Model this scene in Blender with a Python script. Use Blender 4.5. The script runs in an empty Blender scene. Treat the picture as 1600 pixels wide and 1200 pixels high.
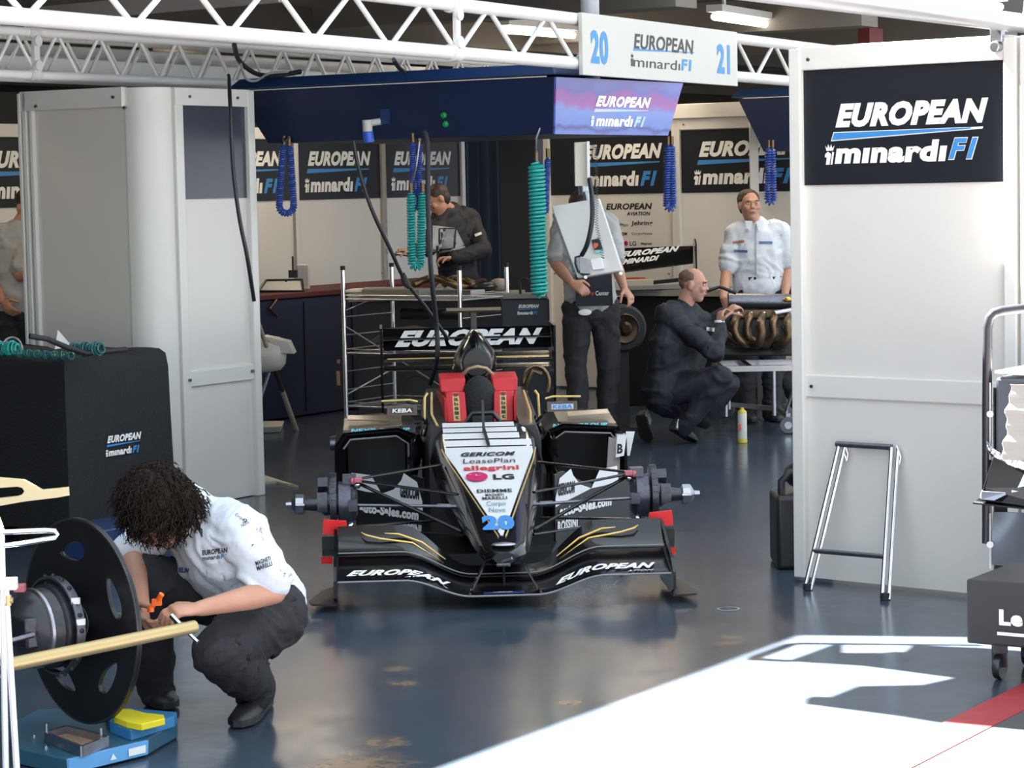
import bpy, math, random
from mathutils import Vector as V, Matrix, noise
random.seed(7)
sc = bpy.context.scene
COL = sc.collection
# ---------------- camera, light, exposure ----------------
FPX = 3860.0; EYE = 1.77; PIT = math.atan(310/FPX); ROLL = .02
_F = V((0, math.cos(PIT), -math.sin(PIT))); _U = V((0, math.sin(PIT), math.cos(PIT))); _R = V((1, 0, 0))
CR = _R*math.cos(ROLL)-_U*math.sin(ROLL); CU = _U*math.cos(ROLL)+_R*math.sin(ROLL)
cam_d = bpy.data.cameras.new('camera'); cam = bpy.data.objects.new('camera', cam_d); COL.objects.link(cam)
cam_d.sensor_width = 36; cam_d.lens = FPX/1600*36; cam_d.clip_end = 200
cam.matrix_world = Matrix((( CR.x, CU.x, -_F.x, 0), (CR.y, CU.y, -_F.y, 0), (CR.z, CU.z, -_F.z, EYE), (0, 0, 0, 1)))
sc.camera = cam
sc.view_settings.view_transform = 'Standard'; sc.view_settings.look = 'None'
sc.view_settings.gamma = 1; sc.view_settings.use_curve_mapping = False
sc.view_settings.exposure = 0.0
w = bpy.data.worlds.new('sky'); sc.world = w; w.use_nodes = True
bg = w.node_tree.nodes['Background']; bg.inputs[0].default_value = (.74, .87, 1.0, 1); bg.inputs[1].default_value = 2.05
SUN_EL = math.radians(52); SH = V((-.8, .6, 0)); SUN_POWER = 140
sd = bpy.data.lights.new('sun', 'SUN'); sd.energy = SUN_POWER; sd.angle = math.radians(.3); sd.color = (1, .95, .88)
so = bpy.data.objects.new('sun', sd); COL.objects.link(so)
_s = (SH*math.cos(SUN_EL)+V((0, 0, math.sin(SUN_EL)))); so.rotation_euler = _s.to_track_quat('Z', 'Y').to_euler()
# ---------------- measuring helpers: photo pixel -> point in the place ----------------
O = V((0, 0, EYE))
def ray(px, py): return _F*FPX+CR*(px-800)+CU*(600-py)
def Y(px, py, y): r = ray(px, py); return O+r*(y/r.y)
def G(px, py, z=0.0): r = ray(px, py); return O+r*((z-EYE)/r.z)
def PL(px, py, p, n): r = ray(px, py); return O+r*((V(p)-O).dot(n)/r.dot(n))
u = V((.5407, .8412, 0)); v = V((.8412, -.5407, 0)); Z = V((0, 0, 1))
def AB(a, b, z=0): return u*a+v*b+Z*z
# ---------------- materials ----------------
MATS = {}
def mat(name, col, rough=.5, metal=0, spec=.5, var=0, vscale=8, bump=0, bscale=40, emit=None, estr=1, coat=0, alpha=None, trans=0):
    if name in MATS: return MATS[name]
    m = bpy.data.materials.new(name); m.use_nodes = True; nt = m.node_tree; b = nt.nodes['Principled BSDF']
    b.inputs['Base Color'].default_value = (*col, 1); b.inputs['Roughness'].default_value = rough
    b.inputs['Metallic'].default_value = metal; b.inputs['Specular IOR Level'].default_value = spec
    if coat: b.inputs['Coat Weight'].default_value = coat; b.inputs['Coat Roughness'].default_value = .08
    if trans: b.inputs['Transmission Weight'].default_value = trans
    if emit: b.inputs['Emission Color'].default_value = (*emit, 1); b.inputs['Emission Strength'].default_value = estr
    if var or bump:
        tc = nt.nodes.new('ShaderNodeTexCoord')
    if var:
        n = nt.nodes.new('ShaderNodeTexNoise'); n.inputs['Scale'].default_value = vscale; n.inputs['Detail'].default_value = 5
        mx = nt.nodes.new('ShaderNodeMix'); mx.data_type = 'RGBA'
        mx.inputs[6].default_value = (*[c*(1-var) for c in col], 1); mx.inputs[7].default_value = (*[min(1, c*(1+var)) for c in col], 1)
        nt.links.new(tc.outputs['Object'], n.inputs['Vector']); nt.links.new(n.outputs['Fac'], mx.inputs[0]); nt.links.new(mx.outputs[2], b.inputs['Base Color'])
    if bump:
        n2 = nt.nodes.new('ShaderNodeTexNoise'); n2.inputs['Scale'].default_value = bscale; n2.inputs['Detail'].default_value = 3
        bp = nt.nodes.new('ShaderNodeBump'); bp.inputs['Strength'].default_value = bump; bp.inputs['Distance'].default_value = .02
        nt.links.new(tc.outputs['Object'], n2.inputs['Vector']); nt.links.new(n2.outputs['Fac'], bp.inputs['Height']); nt.links.new(bp.outputs['Normal'], b.inputs['Normal'])
    MATS[name] = m; return m
def S(r, g, b):
    f = lambda c: (c/255/12.92) if c/255 < .04045 else ((c/255+.055)/1.055)**2.4
    return (f(r), f(g), f(b))
white_panel = mat('white_panel', (.70, .67, .62), .35, var=.03, vscale=3)
white_trim = mat('white_trim', (.70, .68, .63), .3)
white_truss = mat('white_truss', (.88, .87, .85), .3)
white_paint = mat('white_paint', (.70, .69, .67), .3, var=.03, vscale=20)
band_black = mat('band_black', (.012, .014, .019), .45, spec=.3)
text_white = mat('text_white', (.85, .84, .80), .5)
text_black = mat('text_black', (.012, .012, .014), .5)
text_blue = mat('text_blue', (.045, .24, .58), .5)
navy = mat('navy_panel', (.006, .014, .05), .45, var=.15, vscale=5)
navy_top = mat('navy_top', (.012, .035, .11), .35)
concrete = mat('concrete', (.16, .14, .115), .9, var=.25, vscale=1.5, bump=.2, bscale=12)
concrete_dark = mat('concrete_dark', (.07, .06, .05), .9, var=.3, vscale=1)
black_fabric = mat('black_fabric', (.009, .0095, .011), .85, bump=.3, bscale=60)
steel = mat('chrome', (.75, .75, .77), .14, 1)
steel_dull = mat('brushed_steel', (.42, .42, .45), .35, 1, var=.2, vscale=30)
dark_metal = mat('dark_metal', (.07, .07, .08), .35, .8, var=.4, vscale=40)
gun = mat('gunmetal', (.20, .20, .23), .35, .9, var=.3, vscale=50)
bronze = mat('exhaust_bronze', (.15, .10, .055), .35, .85, var=.5, vscale=12)
gold = mat('gold_tube', (.50, .38, .18), .35, .6, var=.1, vscale=6)
cream = mat('cream_plastic', (.56, .47, .27), .5)
carbon = mat('carbon_black', (.006, .006, .007), .16, spec=.4, coat=.25)
carbon_matt = mat('carbon_matt', (.014, .014, .015), .4)
red_paint = mat('red_panel', (.75, .012, .012), .4)
red_pad = mat('red_pad', (.50, .010, .018), .55, var=.15, vscale=12)
tan_tape = mat('tan_tape', (.55, .36, .12), .6)
rubber = mat('rubber', (.02, .02, .021), .65)
cable_blk = mat('black_cable', (.012, .013, .016), .45)
hose_blue = mat('blue_hose', (.035, .075, .32), .35)
hose_teal = mat('teal_hose', (.02, .34, .30), .35)
skin = mat('skin', (.50, .25, .16), .5, var=.12, vscale=25)
skin_pale = mat('skin_pale', (.55, .28, .20), .5, var=.1, vscale=25)
shirt_m = mat('shirt_white', (.66, .68, .72), .8, var=.04, vscale=20, bump=.15, bscale=25)
shirt_g = mat('shirt_grey', (.40, .40, .39), .85, var=.05, vscale=20)
trous = mat('trousers_black', (.022, .021, .024), .85, var=.3, vscale=10, bump=.3, bscale=30)
jacket_b = mat('jacket_black', (.010, .011, .018), .7, var=.3, vscale=8)
shoe_m = mat('shoe_black', (.018, .017, .018), .5)
hair_dark = mat('hair_dark', (.016, .009, .006), .75, spec=.2, var=.5, vscale=50)
hair_brown = mat('hair_brown', (.04, .025, .018), .6)
hair_grey = mat('hair_cropped', (.16, .09, .06), .8)
eye_w = mat('eye_white', (.7, .68, .65), .3); eye_d = mat('eye_dark', (.02, .015, .01), .2); lip = mat('lips', (.35, .11, .09), .5)
tube_light = mat('tube_light', (1, 1, 1), .5, emit=(1, .93, .85), estr=9)
# ---------------- mesh builder ----------------
def frame(d):
    d = d.normalized(); h = V((0, 0, 1)) if abs(d.z) < .9 else V((1, 0, 0))
    x = h.cross(d).normalized(); return x, d.cross(x).normalized()
class MB:
    def __init__(s): s.v = []; s.f = []; s.mi = []; s.m = 0
    def add(s, vs, fs):
        o = len(s.v); s.v += [V(p) for p in vs]; s.f += [tuple(i+o for i in f) for f in fs]; s.mi += [s.m]*len(fs); return s
    def hexa(s, p):   # 4 bottom, 4 top
        return s.add(p, [(3, 2, 1, 0), (4, 5, 6, 7), (0, 1, 5, 4), (1, 2, 6, 5), (2, 3, 7, 6), (3, 0, 4, 7)])
    def box(s, c, sz, ax=(V((1, 0, 0)), V((0, 1, 0)), V((0, 0, 1)))):
        c = V(c); a, b, d = V(ax[0])*sz[0]/2, V(ax[1])*sz[1]/2, V(ax[2])*sz[2]/2
        return s.hexa([c-a-b-d, c+a-b-d, c+a+b-d, c-a+b-d, c-a-b+d, c+a-b+d, c+a+b+d, c-a+b+d])
    def bar(s, p, q, w, h=None, up=Z):     # rectangular bar from p to q
        p, q = V(p), V(q); d = (q-p); L = d.length; d.normalize(); x = d.cross(up)
        if x.length < 1e-4: x = V((1, 0, 0))
        x.normalize(); y = x.cross(d); return s.box((p+q)/2, (L, w, h or w), (d, x, y))
    def loft(s, rings, cap=True, closed=True):
        n = len(rings[0]); vs = [p for r in rings for p in r]; fs = []
        for i in range(len(rings)-1):
            for j in range(n if closed else n-1):
                k = (j+1) % n; fs.append((i*n+j, i*n+k, (i+1)*n+k, (i+1)*n+j))
        if cap: fs.append(tuple(range(n-1, -1, -1))); fs.append(tuple(range((len(rings)-1)*n, len(rings)*n)))
        return s.add(vs, fs)
    def tube(s, path, r, n=10, cap=True):
        path = [V(p) for p in path]; rs = r if isinstance(r, (list, tuple)) else [r]*len(path)
        rings = []; t = (path[1]-path[0]).normalized(); x, y = frame(t)
        for i, p in enumerate(path):
            t2 = (path[min(i+1, len(path)-1)]-path[max(i-1, 0)]).normalized()
            q = t.rotation_difference(t2); x = q @ x; y = q @ y; t = t2
            rings.append([p+(x*math.cos(a)+y*math.sin(a))*rs[i] for a in [2*math.pi*k/n for k in range(n)]])
        return s.loft(rings, cap)
    def lathe(s, prof, c, ax=Z, n=24):    # prof [(r,h)]
        x, y = frame(V(ax)); ax = V(ax).normalized(); c = V(c)
        rings = [[c+ax*h+(x*math.cos(a)+y*math.sin(a))*max(r, 1e-4) for a in [2*math.pi*k/n for k in range(n)]] for r, h in prof]
        return s.loft(rings, cap=(prof[0] != prof[-1]))
    def cyl(s, p, q, r, n=20): p, q = V(p), V(q); return s.lathe([(r, 0), (r, (q-p).length)], p, q-p, n)
    def ell(s, c, rad, ax=(V((1, 0, 0)), V((0, 1, 0)), V((0, 0, 1))), nu=14, nv=9):
        c = V(c); rings = []
        for i in range(nv):
            t = math.pi*(i+.02)/(nv-1+.04)
            rings.append([c+V(ax[0])*rad[0]*math.sin(t)*math.cos(a)+V(ax[1])*rad[1]*math.sin(t)*math.sin(a)-V(ax[2])*rad[2]*math.cos(t) for a in [2*math.pi*k/nu for k in range(nu)]])
        return s.loft(rings)
    def prism(s, poly, o, x, y, d):       # poly in (x,y) plane through o, extruded by vector d
        o, x, y, d = V(o), V(x), V(y), V(d); a = [o+x*p[0]+y*p[1] for p in poly]; n = len(a)
        return s.add(a+[p+d for p in a], [tuple(range(n-1, -1, -1)), tuple(range(n, 2*n))]+[(i, (i+1) % n, n+(i+1) % n, n+i) for i in range(n)])
    def sheet(s, fn, nu, nv, th, down=V((0, 0, -1))):
        top = [[V(fn(i/nu, j/nv)) for i in range(nu+1)] for j in range(nv+1)]; d = V(down)*th
        vs = [p for r in top for p in r]; N = len(vs); vs += [p+d for p in vs[:]]; W = nu+1; fs = []
        for j in range(nv):
            for i in range(nu):
                a = j*W+i; fs.append((a, a+1, a+W+1, a+W)); fs.append((N+a, N+a+W, N+a+W+1, N+a+1))
        for i in range(nu): fs.append((i, N+i, N+i+1, i+1)); b = nv*W+i; fs.append((b, b+1, N+b+1, N+b))
        for j in range(nv): a = j*W; fs.append((a, a+W, N+a+W, N+a)); b = j*W+nu; fs.append((b, N+b, N+b+W, b+W))
        return s.add(vs, fs)
    def mirror(s, other, ax=0):
        for f, m in zip(other.f, other.mi): pass
        o = len(s.v); s.v += [V((-p.x, p.y, p.z)) for p in other.v]; s.f += [tuple(i+o for i in reversed(f)) for f in other.f]; s.mi += list(other.mi); return s
    def build(s, name, mats, parent=None, local=False, smooth=True, bev=0, ang=40):
        vs = s.v
        if parent and not local: mi = WM(parent).inverted(); vs = [mi @ p for p in vs]
        me = bpy.data.meshes.new(name); me.from_pydata([tuple(p) for p in vs], [], s.f)
        import bmesh
        b = bmesh.new(); b.from_mesh(me); bmesh.ops.recalc_face_normals(b, faces=b.faces); b.to_mesh(me); b.free()
        if not isinstance(mats, (list, tuple)): mats = [mats]
        for m in mats: me.materials.append(m)
        if len(mats) > 1: me.polygons.foreach_set('material_index', s.mi)
        if smooth:
            me.polygons.foreach_set('use_smooth', [True]*len(me.polygons)); me.set_sharp_from_angle(angle=math.radians(ang))
        ob = bpy.data.objects.new(name, me); COL.objects.link(ob)
        if parent: ob.parent = parent
        if bev: md = ob.modifiers.new('bevel', 'BEVEL'); md.width = bev; md.segments = 2; md.limit_method = 'ANGLE'
        return ob
ROOTM = {}
def WM(o): return ROOTM.get(o.name, None) or (WM(o.parent) if o.parent else Matrix())
def thing(name, label, cat, loc=(0, 0, 0), rz=0, group=None):
    o = bpy.data.objects.new(name, None); COL.objects.link(o); o.location = loc; o.rotation_euler = (0, 0, rz)
    o.empty_display_size = .1
    ROOTM[o.name] = Matrix.Translation(V(loc)) @ Matrix.Rotation(rz, 4, 'Z')
    o['label'] = label; o['category'] = cat
    if group: o['group'] = group
    return o
def tag(o, label, cat, group=None, kind=None):
    o['label'] = label; o['category'] = cat
    if group: o['group'] = group
    if kind: o['kind'] = kind
    return o
def origin(o, p):      # move a lone mesh's origin to point p
    p = V(p); o.data.transform(Matrix.Translation(-p)); o.location = p; return o
def struct(o): o['kind'] = 'structure'; return o
# ---------------- lettering ----------------
TC = {}
def glyphs(txt, bold, shear):
    k = (txt, bold, shear)
    if k in TC: return TC[k]
    c = bpy.data.curves.new('t', 'FONT'); c.body = txt; c.offset = bold; c.shear = shear; c.resolution_u = 3; c.space_character = 1+bold*1.6
    o = bpy.data.objects.new('t', c); COL.objects.link(o); bpy.context.view_layer.update()
    me = bpy.data.meshes.new_from_object(o.evaluated_get(bpy.context.evaluated_depsgraph_get()))
    vs = [p.co.copy() for p in me.vertices]; fs = [tuple(p.vertices) for p in me.polygons]
    bpy.data.objects.remove(o); bpy.data.curves.remove(c); bpy.data.meshes.remove(me)
    x0 = min(p.x for p in vs); x1 = max(p.x for p in vs); y0 = min(p.y for p in vs); y1 = max(p.y for p in vs)
    TC[k] = ([((p.x-x0)/(x1-x0), (p.y-y0)/(y1-y0)) for p in vs], fs); return TC[k]
def put_text(mb, txt, o, x, y, w, h, bold=.03, shear=.25, mi=0, surf=None):
    """o lower left corner, x/y unit directions; the text fills w by h. surf(x01,y01) lays it on a curved surface instead"""
    vs, fs = glyphs(txt, bold, shear); mb.m = mi
    if surf: mb.add([surf(a, b) for a, b in vs], fs)
    else: mb.add([V(o)+V(x)*a*w+V(y)*b*h for a, b in vs], fs)
def crest(mb, o, x, y, h, mi=0):   # the little crowned head in front of the second line
    mb.m = mi; o, x, y = V(o), V(x), V(y)
    P = lambda pts: mb.add([o+x*a*h+y*b*h for a, b in pts], [tuple(range(len(pts)))])
    P([(.05, 0), (.3, 0), (.42, .62), (.2, .75), (.02, .62), (-.02, .45), (.12, .4)])
    P([(.36, 0), (.5, 0), (.62, .7), (.5, .75)])
    P([(.1, .8), (.55, .8), (.66, 1.1), (.5, .95), (.42, 1.18), (.33, .95), (.22, 1.18), (.16, .95), (.02, 1.1)])
def logo(parent, o, x, y, W, H, mats=None, name='lettering', hs=(.36, .1, .36)):
    """two line team lettering with the wedge rule between, o = lower left of the block"""
    n = V(x).cross(V(y)).normalized(); mb = MB(); x, y = V(x), V(y); o = V(o)
    put_text(mb, 'EUROPEAN', o+y*H*.64+x*W*.06, x, y, W*.94, H*.36, .055, .3)
    mb.m = 1; mb.add([o+x*W*.04+y*H*.46, o+x*W*.055+y*H*.57, o+x*W*.97+y*H*.57, o+x*W*.965+y*H*.545], [(3, 2, 1, 0)])
    crest(mb, o+x*W*.01, x, y, H*.3)
    put_text(mb, 'm\u0131nard\u0131', o+x*W*.09, x, y, W*.63, H*.36, .05, .12)
    put_text(mb, 'F1', o+x*W*.735, x, y, W*.2, H*.35, .055, .3, 1)
    return mb.build(name, mats or [text_white, text_blue], parent, smooth=False)
# ---------------- the setting ----------------
floor_m = mat('floor_epoxy', (.046, .062, .085), .2, spec=.42, var=.28, vscale=1.6)
nt = floor_m.node_tree; b_ = nt.nodes['Principled BSDF']; tc = nt.nodes['Texture Coordinate']
n1 = nt.nodes.new('ShaderNodeTexNoise'); n1.inputs['Scale'].default_value = 5; n1.inputs['Detail'].default_value = 8; n1.inputs['Roughness'].default_value = .65
rp = nt.nodes.new('ShaderNodeMapRange'); rp.inputs[3].default_value = .10; rp.inputs[4].default_value = .30
nt.links.new(tc.outputs['Object'], n1.inputs['Vector']); nt.links.new(n1.outputs['Fac'], rp.inputs[0]); nt.links.new(rp.outputs[0], b_.inputs['Roughness'])
n3 = nt.nodes.new('ShaderNodeTexNoise'); n3.inputs['Scale'].default_value = 9; n3.inputs['Detail'].default_value = 4
bp = nt.nodes.new('ShaderNodeBump'); bp.inputs['Strength'].default_value = .06; bp.inputs['Distance'].default_value = .01
nt.links.new(tc.outputs['Object'], n3.inputs['Vector']); nt.links.new(n3.outputs['Fac'], bp.inputs['Height']); nt.links.new(bp.outputs['Normal'], b_.inputs['Normal'])
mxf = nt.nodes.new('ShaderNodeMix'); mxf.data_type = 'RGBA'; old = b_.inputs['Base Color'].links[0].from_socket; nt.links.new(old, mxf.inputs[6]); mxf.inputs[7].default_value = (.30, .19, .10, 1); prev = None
for (px, py, rx) in ((620, 1045, .07), (628, 1068, .08), (560, 1195, .22), (600, 1160, .12), (890, 1098, .10), (1140, 1005, .08), (1142, 995, .07)):  # tan patches painted into the floor colour for warm reflections
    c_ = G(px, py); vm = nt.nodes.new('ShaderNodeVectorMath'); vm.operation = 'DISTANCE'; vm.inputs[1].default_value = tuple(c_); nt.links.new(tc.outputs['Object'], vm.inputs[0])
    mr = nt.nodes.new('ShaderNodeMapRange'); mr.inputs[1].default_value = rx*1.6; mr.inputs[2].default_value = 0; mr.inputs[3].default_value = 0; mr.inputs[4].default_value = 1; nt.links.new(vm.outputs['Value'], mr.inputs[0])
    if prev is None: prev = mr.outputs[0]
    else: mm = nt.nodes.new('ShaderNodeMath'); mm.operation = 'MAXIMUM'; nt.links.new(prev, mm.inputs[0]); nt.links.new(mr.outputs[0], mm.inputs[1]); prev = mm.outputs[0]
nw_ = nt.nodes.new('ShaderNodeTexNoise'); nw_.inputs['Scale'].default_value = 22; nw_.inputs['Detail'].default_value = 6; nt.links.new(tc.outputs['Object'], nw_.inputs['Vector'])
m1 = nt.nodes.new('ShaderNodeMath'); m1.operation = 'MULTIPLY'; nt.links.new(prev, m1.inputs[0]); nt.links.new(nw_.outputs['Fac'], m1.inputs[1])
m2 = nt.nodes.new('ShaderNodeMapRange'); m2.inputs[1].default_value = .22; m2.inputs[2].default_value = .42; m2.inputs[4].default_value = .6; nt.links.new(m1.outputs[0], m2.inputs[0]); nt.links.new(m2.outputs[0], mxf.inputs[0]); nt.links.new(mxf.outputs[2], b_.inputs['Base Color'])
asphalt = mat('pit_lane', (.075, .073, .07), .9, var=.15, vscale=3, bump=.2, bscale=80)
red_line = mat('red_line', (.38, .035, .04), .5, var=.35, vscale=12)
BF = -3.12     # where the painted red line runs
def quad(name, pts, m, z0, z1, **k):
    mb = MB(); mb.hexa([V((p.x, p.y, z0)) for p in pts]+[V((p.x, p.y, z1)) for p in pts]); return mb.build(name, m, smooth=False, **k)
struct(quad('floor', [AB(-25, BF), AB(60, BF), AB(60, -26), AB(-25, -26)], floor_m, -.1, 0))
struct(quad('floor_pit_lane', [AB(-25, BF), AB(-25, 30), AB(60, 30), AB(60, BF)], asphalt, -.1, 0))
struct(quad('trim_1', [AB(-25, BF), AB(-25, BF+.16), AB(60, BF+.16), AB(60, BF)], red_line, 0, .003))
mb = MB(); mb.lathe([(.040, .0), (.040, .002), (.048, .002), (.048, .0), (.040, .0)], G(1138, 952)+Z*.001, Z, 32); mb.m = 0
struct(mb.build('floor_drain_ring', mat('ring_grey', (.25, .27, .3), .4)))
# building: ceiling, rear and side walls, beams, the storeys above (unseen, outline shaped to cast the sun line on the floor)
FB = -7.62
struct(quad('ceiling', [AB(-8, FB), AB(-8, -19.4), AB(42, -19.4), AB(42, FB)], concrete_dark, 3.12, 3.3))
struct(quad('wall_rear', [AB(-8, -19), AB(-8, -19.4), AB(42, -19.4), AB(42, -19)], concrete, 0, 3.12))
struct(quad('wall_right', [AB(32, FB), AB(32.3, FB), AB(32.3, -19), AB(32, -19)], concrete, 0, 3.12))
struct(quad('wall_left', [AB(-8, FB), AB(-7.7, FB), AB(-7.7, -19), AB(-8, -19)], concrete, 0, 3.12))
for i, a in enumerate([8.4, 11.2, 14, 16.8, 19.6, 22.4, 25.2]):
    mb = MB(); mb.bar(AB(a, FB, 3.0), AB(a, -19, 3.0), .28, .24); struct(mb.build(f'trim_{i+2}', concrete, smooth=False))
for i, b in enumerate([-10.6, -14.4, -17]):
    mb = MB(); mb.bar(AB(-7, b, 2.93), AB(31.9, b, 2.93), .2, .2); struct(mb.build(f'trim_{i+12}', concrete_dark, smooth=False))
HB = 8.0; sh = SH*(HB/math.tan(SUN_EL))
A0, A1, B1 = G(690, 1200), G(1250, 993), G(1510, 996)
C0 = A1+sh; da = (A0-A1).normalized(); db = (B1-A1).normalized()
poly = [C0+da*32, C0, B1+sh, B1+V((.8, -.58, 0))*.9+sh, AB(22, FB), AB(42, FB), AB(42, -19.4), AB(-8, -19.4)]  # block outline shaped along the sun to shade floor and cart
mb = MB(); mb.prism([(p.x, p.y) for p in poly], (0, 0, 3.3), (1, 0, 0), (0, 1, 0), (0, 0, HB-3.3))
struct(mb.build('wall_shadow_block', concrete, smooth=False))
# unseen panels added overhead, outlines cut to cast the shadow shapes on the floor
def shade_caster(name, pix, h):
    s = SH*(h/math.tan(SUN_EL)); mb = MB(); pts = [G(*p)+s for p in pix]
    mb.prism([(p.x, p.y) for p in pts], (0, 0, h), (1, 0, 0), (0, 1, 0), (0, 0, .02)); return struct(mb.build(name, white_paint, smooth=False))
CH = 4.6
shade_caster('trim_20', [(1230, 1033), (1298, 1008), (1312, 1007), (1312, 1020), (1378, 1020), (1397, 1018), (1412, 1019), (1425, 1008), (1530, 1012), (1900, 1040), (1900, 1100), (1650, 1066), (1488, 1059), (1345, 1040)], CH)  # added unseen panel, only casts shade
shade_caster('trim_21', [(1257, 1100), (1258, 1092), (1268, 1088), (1296, 1089), (1340, 1072), (1440, 1070), (1490, 1059), (1650, 1062), (1900, 1090), (1900, 1170), (1650, 1146), (1460, 1128), (1405, 1119)], CH)  # added unseen panel, only casts shade
shade_caster('trim_22', [(1165, 1031), (1170, 1026), (1225, 1006), (1250, 1004), (1530, 1007), (1530, 1009), (1252, 1006.5), (1240, 1007), (1185, 1028), (1230, 1031), (1230, 1034)], CH)  # added unseen panel, only casts shade
# ---------------- panel walls ----------------
def sidewall(name, label, p, q, zt, band, rail, posts, frame_m=white_trim, panel_m=white_panel, th=.05, logos=(), n=None, group=None, lw=.74, rail_h=.09, z0=.02, facing=None):
    """one demountable wall unit from floor point p to q; n points to the side one sees"""
    p, q = V((p.x, p.y, 0)), V((q.x, q.y, 0)); L = (q-p).length; d = (q-p).normalized(); n = V(n).normalized()
    t = thing(name, label, 'wall panel', p, math.atan2(d.y, d.x), group)
    mb = MB(); mb.box((p+q)/2-n*.015+Z*(z0+zt)/2, (L, .03, zt-z0), (d, n, Z)); mb.build('panel', panel_m, t, smooth=False)
    mb = MB(); mb.box((p+q)/2+n*.004+Z*(band[0]+band[1])/2, (L-.04, .008, band[1]-band[0]), (d, n, Z)); mb.build('printed_band', band_black, t, smooth=False)
    mb = MB()
    for s in (0, L): mb.box(p+d*s+Z*(z0+zt)/2, (.06, .07, zt-z0), (d, n, Z))
    mb.box((p+q)/2+Z*(zt-.045), (L, .06, .1), (d, n, Z))
    if rail: mb.box((p+q)/2+n*.003+Z*rail, (L, .022, rail_h), (d, n, Z))
    mb.build('frame', frame_m, t, smooth=False, bev=.006)
    mb = MB()
    for s in (.07, L-.07):
        for z in (zt-.05, rail or 1):
            c = p+d*s+n*.03+Z*z; mb.cyl(c, c+n*.006, .008, 8)
    mb.build('rivets', gun, t)
    return t, p, d, n
# near right divider
pR0, pR1 = G(1256, 908), G(1510, 934)
vd = (V((pR1.x, pR1.y, 0))-V((pR0.x, pR0.y, 0))).normalized(); nR = V((vd.y, -vd.x, 0)); nR = nR if nR.y < 0 else -nR
Rq = PL(1584, 300, pR0, nR); Rq.z = 0; LR = (Rq-pR0).length
zt = lambda px, py: PL(px, py, pR0, nR).z
t, p_, d_, n_ = sidewall('divider_panel', 'tall white divider panel with large black logo band at the right', pR0, Rq, zt(1256, 76), (zt(1400, 287), zt(1400, 92)), zt(1300, 604), 0, n=nR, rail_h=.10)
o = PL(1290, 258, pR0, nR)+n_*.0095; x2 = PL(1531, 250, pR0, nR); W = (x2-o).dot(d_)
mb = MB(); TT = [PL(1307, 200, pR0, nR)+n_*.0095, PL(1536, 195, pR0, nR)]
w1 = (TT[1]-TT[0]).dot(d_)
put_text(mb, 'EUROPEAN', TT[0], d_, Z, w1+.03, PL(1309, 162, pR0, nR).z-TT[0].z, .065, .28, 0)
def bandpoly(mb, pix, mi, off): mb.m = mi; mb.add([PL(a, b, pR0, nR)+n_*off for a, b in pix], [tuple(range(len(pix)))])
bandpoly(mb, [(1300, 221), (1304, 206.5), (1538, 197.5), (1537, 201)], 0, .0095)
bandpoly(mb, [(1302, 219), (1305.5, 208), (1520, 199), (1518, 201)], 1, .0115)
om = PL(1306, 256.5, pR0, nR)+n_*.0095; xm = PL(1482, 252, pR0, nR); wm = (xm-om).dot(d_)
put_text(mb, 'm\u0131nard\u0131', om, d_, Z, wm, PL(1470, 217, pR0, nR).z-PL(1470, 252, pR0, nR).z, .055, .12, 0)
crest(mb, PL(1291, 257.5, pR0, nR)+n_*.0095, d_, Z, .075)
of = PL(1483, 250, pR0, nR)+n_*.0095; wf = (PL(1531, 250, pR0, nR)-of).dot(d_); hf = PL(1483, 215, pR0, nR).z-of.z
put_text(mb, 'F1', of, d_, Z, wf, hf, .06, .3, 0); put_text(mb, 'F1', of+n_*.002+d_*.004+Z*.004, d_, Z, wf-.008, hf-.008, .035, .3, 1)
mb.build('lettering', [text_white, text_blue], t, smooth=False)
mb = MB(); c = PL(1566, 62, pR0, nR)+n_*.04
mb.box(c+Z*.02, (.055, .03, .06), (d_, n_, Z)); mb.cyl(c-Z*.03-n_*.02, c-Z*.03+n_*.03, .022, 14); mb.build('hook_bracket', steel_dull, t, bev=.004)
# next unit beyond it, turned square to the first
q2 = Rq+vd*.075; t, *_ = sidewall('divider_panel', 'white divider panel in full light at the right edge of the frame', q2, q2+vd*1.1, zt(1256, 76)+.0, (zt(1400, 287), zt(1400, 92)), zt(1300, 604), 0, n=nR)
# left corner unit with the rounded corner
zL = 2.345; cF = V((-1.54, 14.3, 0)); cF = AB(cF.dot(u), -9.0); 
def online(px, p, d):   # point of the vertical plane through p along d seen at pixel column px (at eye level)
    r = ray(px, 300); n = V((d.y, -d.x, 0)); t = (p-V((0, 0, p.z))).dot(n)/r.dot(n); return V((r.x*t, r.y*t, 0))
f2 = online(389, cF, u); f1 = online(272, cF, u); k1 = f1-v*.0
t = thing('corner_wall_unit', 'tall white corner unit with rounded edge and dark window band, left of the car', 'wall unit', f1, math.atan2(u.y, u.x))
g1 = f1-v*.18-u*.18   # the corner is rounded with radius .18
far = online(40, g1, v)
mb = MB(); mb.box((f1+f2)/2-v*.02+Z*(zL/2), ((f2-f1).length, .04, zL-.01), (u, v, Z)); mb.build('panel', white_panel, t, smooth=False)
mb = MB(); mid = (f1+f2)/2; L = (f2-f1).length
mb.box(mid+u*.02+v*.004+Z*((1.73+2.25)/2), (L-.10, .008, .52), (u, v, Z)); mb.build('dark_window_band', mat('band_slate', (.05, .055, .075), .25), t, smooth=False)
mb = MB(); mb.box(f2+Z*zL/2, (.06, .07, zL), (u, v, Z)); mb.box(f1+u*.035+Z*zL/2, (.07, .05, zL), (u, v, Z))
mb.box(mid+v*.0+Z*(zL-.045), (L, .06, .1), (u, v, Z)); mb.box(mid+v*.006+Z*.725, (L, .03, .09), (u, v, Z)); mb.build('frame', white_trim, t, smooth=False, bev=.005)
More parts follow.
